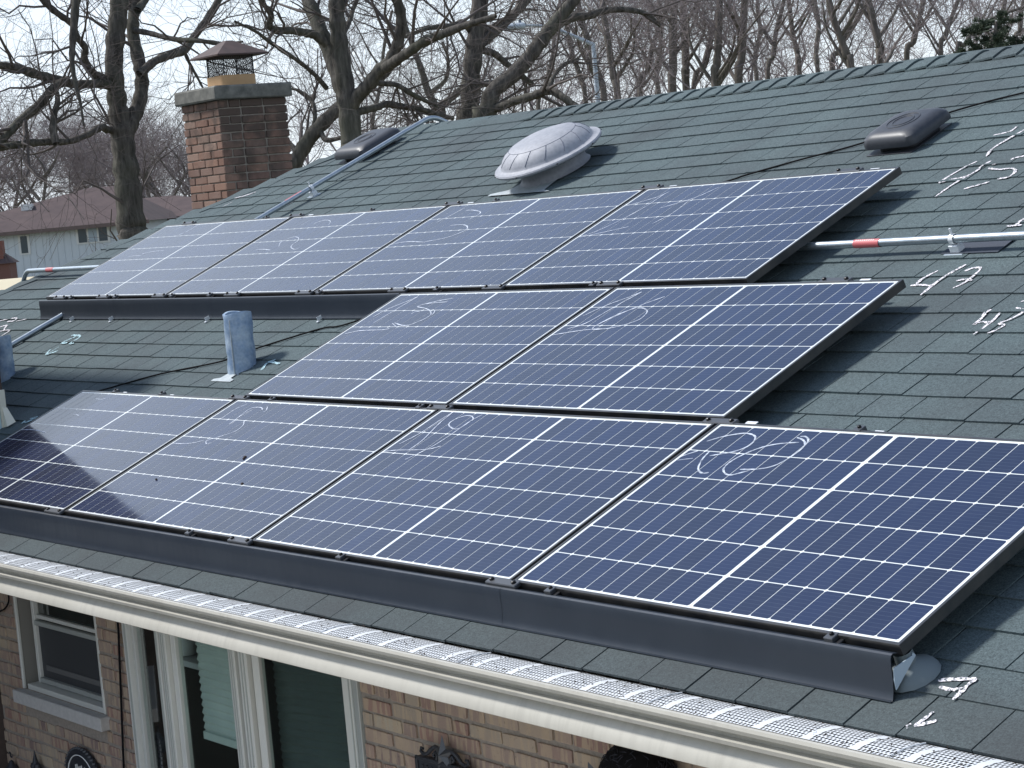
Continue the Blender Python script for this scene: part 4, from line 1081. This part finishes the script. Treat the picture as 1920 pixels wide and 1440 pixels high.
def nwin(xa, xb, za, zb, lights):
    f = MB(); f.box(xa-.06, xb+.06, -.06, .0, za-.06, zb+.06); fo_ = f.obj('window', M_paint, nh, dn, smooth=False)
    n = len(lights); w_ = (xb-xa)/n
    for i, mt_ in enumerate(lights): MB().box(xa + i*w_ + .04, xa + (i+1)*w_ - .04, -.075, -.061, za, zb).obj('pane', mt_, fo_, smooth=False)
M_pane = mat('far window pane', (.04, .06, .075), .15); M_curt = mat('far curtain pane', (.33, .40, .46), .4)
nwin(X(144), X(202), -.62, .02, [M_pane, M_curt, M_pane])
nwin(X(35), X(51), -.85, -.12, [M_pane])
b = MB(); b.box(X(22), X(42), 2.2, 2.7, .55, 1.25); b.obj('roof_vent', M_paint, nh, dn, smooth=False)
# lower right part of it behind the trunk
m1 = facing(300, 412, 100); s1 = 100/F; zg1 = GZ - m1.translation.z
n2 = empty('grey_garage', Matrix.Translation((0, 0, zg1)) @ m1, 'lower pale grey house end with dull brown roof right of the left tree', 'house'); dn = Matrix.Translation((0, 0, -zg1))
MB().box(-1.6, 5.0, 0, 7, zg1, .05).obj('wall', M_siding, n2, dn, smooth=False)
b = MB(); b.add([(-2,-.5,.05),(5.5,-.5,.05),(5.5,7.5,.05),(-2,7.5,.05),(-1.9,3.5,1.1),(.2,3.5,1.1)], [(0,1,5,4),(1,2,5),(2,3,4,5),(3,0,4),(3,2,1,0)]); b.obj('roof', M_broof, n2, dn, smooth=False)
MB().box(-2, 5.5, -.54, -.48, -.08, .09).obj('fascia', M_fascia, n2, dn, smooth=False)
# low reddish outbuilding and cream porch roof at the left edge
m1 = facing(0, 480, 60); zg1 = GZ - m1.translation.z
n3 = empty('brown_shed', Matrix.Translation((0, 0, zg1)) @ m1, 'low red brown outbuilding at the left edge in front of the grey house', 'shed'); dn = Matrix.Translation((0, 0, -zg1))
MB().box(-4, .22, .1, .9, zg1, -.2).obj('wall', mat('brown red wall', (.17, .085, .07), .9), n3, dn, smooth=False)
b = MB(); b.add([(-4.3,0,-.22),(.30,0,-.22),(.30,1.0,-.22),(-4.3,1.0,-.22),(-4.3,.5,.10),(-.0,.5,.10)], [(0,1,5,4),(1,2,5),(2,3,4,5),(3,0,4),(3,2,1,0)]); b.obj('roof', M_broof, n3, dn, smooth=False)
MB().box(-1.2, .04, .2, .5, -.1, .42).obj('chimney_stack', mat('red brick stack', (.20, .085, .065), .9), n3, dn, smooth=False)
m1 = facing(20, 535, 28); zg1 = GZ - m1.translation.z
n4 = empty('porch_roof', Matrix.Translation((0, 0, zg1)) @ m1, 'cream flat porch roof beyond the left hip edge', 'porch'); dn = Matrix.Translation((0, 0, -zg1))
b = MB(); b.add([(-2.5,0,-.10),(.05,.4,-.10),(.40,1.3,.02),(-2.5,1.3,.02),(-2.5,0,-.06),(.05,.4,-.06),(.40,1.3,.06),(-2.5,1.3,.06)], [(0,3,2,1),(4,5,6,7),(0,1,5,4),(1,2,6,5),(2,3,7,6),(3,0,4,7)]); b.obj('roof_sheet', M_cream, n4, dn, smooth=False)
MB().box(-2.4, .0, .42, .48, -.26, -.101).obj('fascia', mat('tan fascia', (.30, .22, .17), .7), n4, dn, smooth=False)
for xx in (-1.6, -.6, .0): MB().box(xx-.05, xx+.05, .6, .7, zg1, -.14).obj('post', M_fascia, n4, dn, smooth=False)

# ------------------------------------------------------------------ trees
def batch_tubes(P, Rd, sides):
    """P [N,K,3], Rd [N,K] -> vertices, quads"""
    Nn, K, _ = P.shape
    Tn = np.empty_like(P); Tn[:, 1:-1] = P[:, 2:] - P[:, :-2]; Tn[:, 0] = P[:, 1] - P[:, 0]; Tn[:, -1] = P[:, -1] - P[:, -2]
    Tn /= np.linalg.norm(Tn, axis=2, keepdims=True) + 1e-9
    mean = P[:, -1] - P[:, 0]; ax = np.argmin(np.abs(mean), axis=1); ref = np.zeros((Nn, 3)); ref[np.arange(Nn), ax] = 1
    A = np.cross(Tn, ref[:, None, :]); A /= np.linalg.norm(A, axis=2, keepdims=True) + 1e-9; B = np.cross(Tn, A)
    an = 2*np.pi*np.arange(sides)/sides
    V = P[:, :, None, :] + Rd[:, :, None, None]*(np.cos(an)[None, None, :, None]*A[:, :, None, :] + np.sin(an)[None, None, :, None]*B[:, :, None, :])
    i = np.arange(Nn)[:, None, None]*K*sides + np.arange(K-1)[None, :, None]*sides; j = np.arange(sides)[None, None, :]; j2 = (j+1) % sides
    Q = np.stack([i+j, i+j2, i+sides+j2, i+sides+j], -1).reshape(-1, 4)
    return V.reshape(-1, 3), Q
def join(parts):
    Vs, Qs, o = [], [], 0
    for V, Q in parts: Vs.append(V); Qs.append(Q+o); o += len(V)
    return np.concatenate(Vs), np.concatenate(Qs)
def resample(p, r, K):
    p = np.asarray(p, float); d = np.r_[0, np.cumsum(np.linalg.norm(np.diff(p, axis=0), axis=1))]; t = np.linspace(0, d[-1], K)
    return np.stack([np.interp(t, d, p[:, k]) for k in range(3)], 1), np.interp(t, d, r)
def grow(P, Rd, n, l0, l1, ang=(30, 65), K=5, rr=.55, up=.12, curv=.5, tmin=.15, rmin=.003, tip=.25, rg=rng, rmax=9.):
    Nn, Kp, _ = P.shape
    idx = np.repeat(np.arange(Nn), n); t = tmin + (1-tmin)*rg.random(len(idx))
    f = t*(Kp-1); i0 = np.minimum(f.astype(int), Kp-2); fr = (f-i0)[:, None]
    a, b = P[idx, i0], P[idx, i0+1]; pos = a + (b-a)*fr; tan = b-a; tan /= np.linalg.norm(tan, axis=1, keepdims=True)+1e-9
    r0 = Rd[idx, i0]*(1-fr[:, 0]) + Rd[idx, i0+1]*fr[:, 0]
    rv = rg.normal(size=(len(idx), 3)); pr = rv - tan*(rv*tan).sum(1, keepdims=True); pr /= np.linalg.norm(pr, axis=1, keepdims=True)+1e-9
    th = np.radians(rg.uniform(ang[0], ang[1], len(idx)))[:, None]
    d = tan*np.cos(th) + pr*np.sin(th); d[:, 2] += up; d /= np.linalg.norm(d, axis=1, keepdims=True)
    Lg = rg.uniform(l0, l1, len(idx))*(1.2-.6*t)
    s = np.linspace(0, 1, K)[None, :, None]
    ac = rg.normal(size=(len(idx), 1, 3))*curv*.5; ac[:, :, 2] += up*.6
    jit = rg.normal(size=(len(idx), K, 3))*.045*s
    Q = pos[:, None, :] + (d[:, None, :]*s + ac*s*s + jit)*Lg[:, None, None]
    rb_ = np.minimum(np.maximum(r0*rr, rmin), rmax)
    Rn = rb_[:, None]*(1-(1-tip)*np.linspace(0, 1, K)[None, :]); Rn = np.maximum(Rn, rmin*.7)
    return Q, Rn
def tree(name, base, limbs, levels, label, cat, group, bark, twig, sides=9, extra=None, rg=rng):
    """limbs: list of (world points, radii); levels: keyword dicts for successive grow() passes"""
    root = empty(name, Matrix.Translation(base), label, cat, group); b0 = np.array(base)
    parts = []
    for p, r in limbs:
        k = max(6, len(p)*5); pp = np.array(smooth_path(p, 5)); rr = np.interp(np.linspace(0, 1, len(pp)), np.linspace(0, 1, len(r)), r)
        wob = 1 + .07*np.sin(np.arange(len(pp))*1.9 + len(parts)) + rg.normal(size=len(pp))*.035
        parts.append(batch_tubes((pp-b0)[None], (rr*wob)[None], sides))
    link('trunk', np_mesh('trunk', *join(parts), bark), root)
    K = 8; LP = [resample(smooth_path(p, 4), np.interp(np.linspace(0, 1, (len(p)-1)*4+1), np.linspace(0, 1, len(r)), r), K) for p, r in limbs if len(p) > 2]
    P = np.stack([a for a, _ in LP]); Rd = np.stack([b for _, b in LP])
    tp = []
    for i, lv in enumerate(levels):
        lv = dict(lv); sd_ = lv.pop('sides', 4); P, Rd = grow(P, Rd, rg=rg, **lv); tp.append(batch_tubes(P - b0, Rd, sd_))
    link('crown', np_mesh('crown', *join(tp), twig), root)
    return root
def trace(pts, D, r, dd=0.0, D0=0.0):
    n = len(pts); sc = D/F
    rr = np.interp(np.linspace(0, 1, n), np.linspace(0, 1, len(r)), r)*sc
    return [at_depth(x, y, D + D0 + dd*i/(n-1)) for i, (x, y) in enumerate(pts)], rr
def ground_base(x, y, D):
    p = at_depth(x, y, D); return (p[0], p[1], GZ)
rt = np.random.default_rng(4)
lv = lambda m=1.0: [dict(n=int(7*m), l0=.9, l1=2.6, K=7, rr=.42, up=.10, curv=.55, rmin=.008, rmax=.034, tmin=.3, sides=5),
                    dict(n=5, l0=.5, l1=1.5, K=6, rr=.5, up=.05, curv=.7, rmin=.0045, sides=4),
                    dict(n=4, l0=.25, l1=.8, K=5, rr=.55, up=.08, curv=.8, rmin=.0030, sides=3)]
# left tree
D = 38.0
def with_ground(pts, rad, D, D0=0):
    p, r = trace(pts, D, rad, 0, D0); g0 = ground_base(*pts[0], D+D0); return [np.array(g0)] + p, np.r_[r[0]*1.25, r]
t1 = [with_ground([(255,480),(247,430),(240,350),(232,280),(226,235),(220,190),(214,135),(216,80),(222,30),(226,-30),(230,-110)], [30,27,25,23,21,19,17,18,18,16,13], D),
      trace([(232,262),(248,225),(262,190),(266,145),(258,105),(249,60),(252,20),(262,-30),(275,-90)], D, [17,15,14,13,13,12,11,10,8], 1.0),
      trace([(214,160),(195,158),(175,157),(140,158),(110,150),(70,140),(30,127),(0,123),(-50,125),(-110,110)], D, [10,9,8,8,9,8,7,6,5], -2.0),
      trace([(128,150),(100,165),(75,195),(40,225),(15,250),(-20,290),(-60,320)], D, [8,8,9,8,7,6], -1.0, -1.0),
      trace([(215,243),(200,243),(190,238),(165,252),(130,265),(90,266),(45,270),(10,275),(-40,285),(-100,290)], D, [7,7,7,6,6,7,7,6,5], -2.5),
      trace([(212,150),(190,145),(170,135),(158,110),(160,90),(145,70),(135,45),(115,30),(90,10),(65,-20),(30,-70)], D, [9,8,7,7,6,6,6,6,6,5], -1.5),
      trace([(152,-30),(143,0),(138,60),(135,110),(140,150),(150,190),(157,235)], D, [9,8,7,5,4,3,2], -.5, -1.8),
      trace([(262,140),(290,115),(320,103),(345,95),(360,75),(385,40),(410,0),(430,-40),(450,-90)], D, [9,8,8,8,7,7,6,5], 1.8),
      trace([(252,57),(280,62),(310,70),(340,75),(370,76),(420,82),(455,78)], D, [6,5,5,5,4,2], -1.5),
      trace([(345,95),(356,120),(370,145),(383,170)], D, [4,3,2], .2, 1.0),
      trace([(105,270),(100,245),(102,215),(108,190),(104,165)], D, [7,7,6,5,4], .4, -1.6),
      trace([(258,20),(275,-5),(290,-40),(310,-90)], D, [8,7,5,4], 1.0)]
tree('bare_tree', ground_base(255, 480, D), t1, lv(1.2), 'big bare tree with forked trunk and long side limbs left of the chimney', 'tree', 'large bare trees behind the house', M_bark, M_twig, rg=rt)
# twin stem tree right of the chimney
D = 34.0
t2 = [with_ground([(665,330),(660,275),(654,215),(647,160),(638,100),(633,50),(630,0),(627,-60),(622,-130)], [23,21,20,18,17,16,15,14,11], D),
      trace([(648,190),(632,140),(618,100),(602,60),(588,25),(577,0),(560,-50),(545,-110)], D, [16,15,14,14,14,13,12,9], 1.0),
      trace([(612,82),(590,66),(575,62),(545,57),(520,57),(505,48),(508,28),(495,8),(480,-30)], D, [9,8,8,7,7,6,5,4], -1.2),
      trace([(612,165),(590,140),(560,115),(530,95),(505,78),(478,58),(440,40)], D, [5,4,4,4,3,2], -2.0),
      trace([(655,205),(672,180),(690,160),(712,132),(730,115),(745,85),(752,50),(750,20),(738,-20),(728,-70)], D, [14,13,13,12,11,11,10,10,8], -1.0),
      trace([(722,128),(745,112),(770,95),(800,75),(840,60),(880,45),(930,30)], D, [11,10,9,9,8,6,4], -1.8, -.6),
      trace([(660,212),(690,205),(710,200),(725,195),(755,200),(790,205),(820,215),(850,222)], D, [8,7,7,7,6,5,4], 1.5),
      trace([(700,155),(722,157),(745,160),(770,175),(795,188),(820,200)], D, [6,5,5,5,4,3], .8),
      trace([(640,70),(655,40),(665,10),(685,-30)], D, [6,5,4,3], 1)]
tree('bare_tree', ground_base(665, 330, D), t2, lv(1.1), 'bare tree with twin upright stems rising behind the hip right of the chimney', 'tree', 'large bare trees behind the house', M_bark, M_twig, rg=rt)
t2b = [with_ground([(530,345),(548,315),(575,268),(605,232),(640,200),(690,165),(730,130)], [16,15,14,14,13,10,8], 37.0),
       trace([(560,295),(545,270),(520,250),(490,235)], 37.0, [6,5,4,3], 1), trace([(600,238),(610,262),(640,258),(668,250)], 37.0, [5,5,4,3], -.5),
       trace([(575,268),(590,225),(585,190),(560,170),(535,165)], 37.0, [5,4,4,3,2], .5)]
tree('bare_tree', ground_base(530, 345, 37.0), t2b, lv(.9), 'leaning bare trunk slanting up to the right just behind the chimney', 'tree', 'large bare trees behind the house', M_bark, M_twig, rg=rt)
D = 40.0
t3 = [with_ground([(876,260),(880,225),(883,150),(889,90),(896,40),(900,0),(903,-60),(905,-120)], [21,20,18,17,16,16,14,11], D),
      trace([(898,85),(920,65),(940,48),(965,25),(990,-2),(1010,-40)], D, [11,11,10,9,8,6], 1.2),
      trace([(884,60),(868,42),(850,48),(825,50),(795,55),(760,70)], D, [7,6,6,5,4,3], -1),
      trace([(892,92),(925,100),(950,120),(975,140),(1000,160)], D, [7,7,6,6,5], 1.0)]
tree('bare_tree', ground_base(876, 260, D), t3, lv(1.0), 'straight bare trunk rising from behind the ridge left of the dome vent', 'tree', 'large bare trees behind the house', M_bark, M_twig, rg=rt)
t3b = [with_ground([(905,262),(912,215),(925,172),(960,143),(990,110),(1012,80),(1035,50),(1060,20),(1085,-12),(1115,-60)], [19,18,16,15,14,14,13,12,11,8], 38.5),
       trace([(1030,58),(1050,44),(1075,32),(1100,30),(1133,20),(1173,18),(1213,27),(1240,50)], 38.5, [10,9,9,8,7,6,5,3], 1.5),
       trace([(922,205),(945,198),(965,190),(1000,180),(1030,170),(1055,182),(1080,200),(1100,212)], 38.5, [9,8,8,8,8,7,6,4], -1.5),
       trace([(1028,172),(1040,140),(1060,120),(1085,110)], 38.5, [5,4,4,3], .5),
       trace([(975,128),(950,160),(920,158),(900,160)], 38.5, [6,6,5,4], .6)]
tree('bare_tree', ground_base(905, 262, 38.5), t3b, lv(1.1), 'bare tree leaning right in a long diagonal limb above the dome vent', 'tree', 'large bare trees behind the house', M_bark, M_twig, rg=rt)
D = 52.0
t4 = [with_ground([(832,240),(820,205),(802,170),(790,130),(776,95),(765,60),(745,10)], [8,8,7,6,5,4,3], D), trace([(818,205),(845,185),(870,165),(900,158),(940,150)], D, [7,7,6,5,4], 1),
      trace([(805,175),(835,150),(840,110),(830,80)], D, [5,4,3,3], -1), trace([(825,215),(790,210),(760,195)], D, [5,4,3], .5)]
tree('bare_tree', ground_base(832, 240, D), t4, lv(1.0), 'thinner crooked bare tree between the twin stemmed tree and the straight trunk', 'tree', 'large bare trees behind the house', M_bark, M_twig, rg=rt)
# row of slender trees beyond the ridge
thin = [((1100,210),(1090,150),(1070,90),(1062,30),(1050,-40),5,60), ((1135,205),(1125,150),(1108,95),(1092,40),(1078,-30),7,58), ((1160,200),(1152,150),(1143,95),(1136,50),(1125,-40),7.5,55),
        ((1200,190),(1215,130),(1225,80),(1245,30),(1255,-30),5,66), ((1262,190),(1262,130),(1262,70),(1264,10),(1268,-50),9,64), ((1288,185),(1286,120),(1284,60),(1280,10),(1276,-50),8,68), ((1300,190),(1320,120),(1335,60),(1350,10),(1362,-40),5,70),
        ((1342,180),(1344,120),(1347,70),(1350,0),(1356,-60),8,62), ((1386,175),(1390,110),(1393,60),(1396,0),(1400,-60),8.5,66), ((1440,165),(1450,105),(1455,60),(1470,0),(1478,-60),5,72),
        ((1500,155),(1495,100),(1486,60),(1480,10),(1470,-50),5.5,74), ((1598,150),(1588,105),(1574,65),(1560,25),(1546,-40),8,60), ((1652,140),(1650,90),(1640,50),(1628,0),(1612,-50),8,63), ((1560,150),(1575,95),(1590,50),(1612,0),(1625,-50),5.5,70),
        ((1700,130),(1712,80),(1722,40),(1732,0),(1742,-50),6,75), ((1765,120),(1772,70),(1785,30),(1800,-10),(1812,-50),5,72), ((1795,125),(1808,85),(1830,55),(1872,30),(1930,10),4,58), ((1860,110),(1868,60),(1880,20),(1890,-20),(1905,-60),5,80), ((1905,105),(1912,60),(1915,20),(1925,-20),(1930,-60),5,82),
        ((1010,225),(1020,170),(1035,110),(1040,60),(1050,0),4.5,70), ((700,260),(705,200),(715,150),(720,90),(735,20),4,80), ((1420,165),(1415,110),(1425,60),(1420,10),(1430,-50),4.5,84), ((1235,190),(1232,130),(1240,70),(1236,10),(1240,-50),5,80), ((1535,155),(1530,100),(1535,50),(1528,0),(1525,-50),5,86)]
thin.sort(key=lambda t: t[0][0])
ord2 = ['first','second','third','fourth','fifth','sixth','seventh','eighth','ninth','tenth','eleventh','twelfth','thirteenth','fourteenth','fifteenth','sixteenth','seventeenth','eighteenth','nineteenth','twentieth','twenty first','twenty second','twenty third','twenty fourth']
for i, t in enumerate(thin):
    *pts, r, Dd = t; l0 = [with_ground(list(pts), [r, r*.95, r*.88, r*.8, r*.65], Dd)]
    for k in range(4):
        j = rt.integers(0, 3); p_ = np.array(pts[j]) + (np.array(pts[j+1])-np.array(pts[j]))*rt.random(); sg = rt.choice((-1, 1)); ln = rt.uniform(60, 120)
        l0.append(trace([tuple(p_), tuple(p_ + np.array([sg*.22*ln, -.33*ln])), tuple(p_ + np.array([sg*.42*ln, -.72*ln])), tuple(p_ + np.array([sg*rt.uniform(.4,.8)*ln, -1.2*ln]))], Dd, [r*.5, r*.42, r*.3, r*.2], rt.uniform(-2, 2)))
    tree('bare_tree', ground_base(*pts[0], Dd), l0, [dict(n=7, l0=1.2, l1=3.2, K=6, rr=.4, up=.2, curv=.5, rmin=.012, rmax=.04, tmin=.3, sides=4), dict(n=5, l0=.7, l1=2.0, K=5, rr=.5, up=.15, curv=.6, rmin=.007, sides=3), dict(n=3, l0=.4, l1=1.2, K=4, rr=.6, up=.1, curv=.6, rmin=.0055, sides=3)],
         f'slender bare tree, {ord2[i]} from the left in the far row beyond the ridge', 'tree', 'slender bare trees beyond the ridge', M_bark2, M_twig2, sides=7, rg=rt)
# bushy thicket trees behind the grey house
xs = [(-30,118),(25,124),(75,112),(130,128),(185,120),(235,132),(290,114),(335,122),(375,130)]
for i, (x, Dd) in enumerate(xs):
    l0 = [with_ground([(x,470),(x+rt.uniform(-6,6),420),(x+rt.uniform(-12,12),370),(x+rt.uniform(-18,18),320),(x+rt.uniform(-25,25),275)], [5,4,3.5,2.6,1.6], Dd)]
    for k in range(7):
        y0 = rt.uniform(330, 440); sg = rt.choice((-1, 1)); ln = rt.uniform(50, 100)
        l0.append(trace([(x, y0), (x+sg*.3*ln, y0-.35*ln), (x+sg*.55*ln, y0-.75*ln), (x+sg*.7*ln, y0-1.1*ln)], Dd, [2.6, 2, 1.5, 1], rt.uniform(-3, 3)))
    tree('bare_tree', ground_base(x, 470, Dd), l0, [dict(n=8, l0=1.5, l1=3.6, K=5, rr=.45, up=.15, curv=.6, rmin=.016, sides=3), dict(n=7, l0=.9, l1=2.4, K=5, rr=.55, up=.1, curv=.7, rmin=.010, sides=3), dict(n=4, l0=.5, l1=1.4, K=4, rr=.6, up=.1, curv=.7, rmin=.008, sides=3)],
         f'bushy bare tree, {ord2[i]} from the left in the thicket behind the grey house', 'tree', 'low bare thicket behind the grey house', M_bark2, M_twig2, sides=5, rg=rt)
# far wood closing the view behind the ridge: one mass
tp = []
nst = 55; xx = rt.uniform(520, 1980, nst); Dd = rt.uniform(105, 150, nst)
P = np.zeros((nst, 6, 3)); Rr = np.zeros((nst, 6))
for i in range(nst):
    hgt = rt.uniform(120, 260)
    for k in range(6): P[i, k] = at_depth(xx[i] + rt.normal()*5*k, 330 - .14*(xx[i]-960) - hgt*k/5 - 0, Dd[i])
    P[i, 0, 2] = GZ; Rr[i] = np.linspace(.13, .03, 6)
tp.append(batch_tubes(P, Rr, 4)); Q, q2 = grow(P, Rr, 7, 2.0, 5.0, K=5, rr=.45, up=.2, rmin=.018, tmin=.3, rg=rt); tp.append(batch_tubes(Q, q2, 3))
Q, q2 = grow(Q, q2, 6, 1.0, 3.0, K=4, rr=.5, up=.12, rmin=.011, rg=rt); tp.append(batch_tubes(Q, q2, 3))
Q, q2 = grow(Q, q2, 2, .7, 2.0, K=4, rr=.6, up=.1, rmin=.009, rg=rt); tp.append(batch_tubes(Q, q2, 3))
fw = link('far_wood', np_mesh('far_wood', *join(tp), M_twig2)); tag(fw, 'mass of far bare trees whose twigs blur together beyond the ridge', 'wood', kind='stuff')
# pine whose branches show over the ridge at the upper right
D = 56.0; base = ground_base(1858, 150, D)
o = empty('pine_tree', Matrix.Translation(base), 'dark green pine with layered boughs peeping over the ridge at the upper right', 'tree'); b0 = np.array(base)
p = [np.array(base)] + [at_depth(1858 + k*2, 150 - k*22, D) for k in range(6)]
link('trunk', np_mesh('trunk', *batch_tubes((np.array(p)-b0)[None], np.linspace(.16, .03, 7)[None], 8), M_bark2), o)
bo, nd = [], []
for k in range(34):
    c0 = at_depth(1858, rt.uniform(36, 135), D); a = rt.uniform(0, 6.28); ln = rt.uniform(.5, 1.05); e = c0 + np.array([math.cos(a)*ln, math.sin(a)*ln, rt.uniform(-.06, .16)])
    bo.append(np.array([c0, c0*.5+e*.5 + np.array([0,0,-.05]), e])); 
    for j in range(6):
        f_ = .35 + .65*rt.random(); cc = c0 + (e-c0)*f_ + rt.normal(size=3)*.06; nd.append(cc)
bo = np.array(bo); nd = np.array(nd)
V1 = batch_tubes(bo-b0, np.tile(np.array([.022,.014,.006]), (len(bo), 1)), 4)
nn = 46; dirs = rt.normal(size=(len(nd), nn, 3)); dirs[:, :, 2] += .35; dirs /= np.linalg.norm(dirs, axis=2, keepdims=True); ln = rt.uniform(.06, .16, (len(nd), nn, 1))
A = np.repeat(nd[:, None, :], nn, 1); Bq = A + dirs*ln; PP = np.stack([A, (A+Bq)/2, Bq], 2).reshape(-1, 3, 3)
V2 = batch_tubes(PP-b0, np.tile(np.array([.010,.009,.003]), (len(PP), 1)), 3)
link('crown', np_mesh('crown', *join([V1, V2]), M_needle), o)
# street lamp
D = 50.0; s = D/F
tp_ = at_depth(1112, 78, D); o = empty('street_lamp', Matrix.Translation((tp_[0], tp_[1], GZ)), 'pale blue grey street lamp with a long arm among the trees behind the ridge', 'street lamp'); b0 = Vector((tp_[0], tp_[1], GZ))
w2 = lambda x, y: Vector(at_depth(x, y, D)) - b0
pb_ = Vector((0, 0, 0)); MB().tube([pb_, w2(1122, 200), w2(1117, 140), w2(1112, 80)], [.085, .06, .055, .05], 12).obj('pole', M_pole, o, smooth=True)
MB().tube([Vector(p) for p in smooth_path([w2(1112,84), w2(1095,76), w2(1062,62), w2(1035,52), w2(1010,48), w2(986,48)], 4)], [.045]*6+[.038]*8+[.030]*7, 10).obj('arm', M_pole, o, smooth=True)
b = MB(); c = w2(966, 50); t = (w2(986,48)-w2(946,52)).normalized(); b.tube([c - t*.26, c - t*.22, c - t*.05, c + t*.2, c + t*.25], [.03, .075, .09, .08, .04], 12); b.obj('lamp_head', M_pole, o, smooth=True)
c = w2(975, 44); MB().tube([c, c + Vector((0,0,.09))], [.03, .028], 10).obj('photocell', mat('blue photocell', (.06, .10, .16), .4), o)
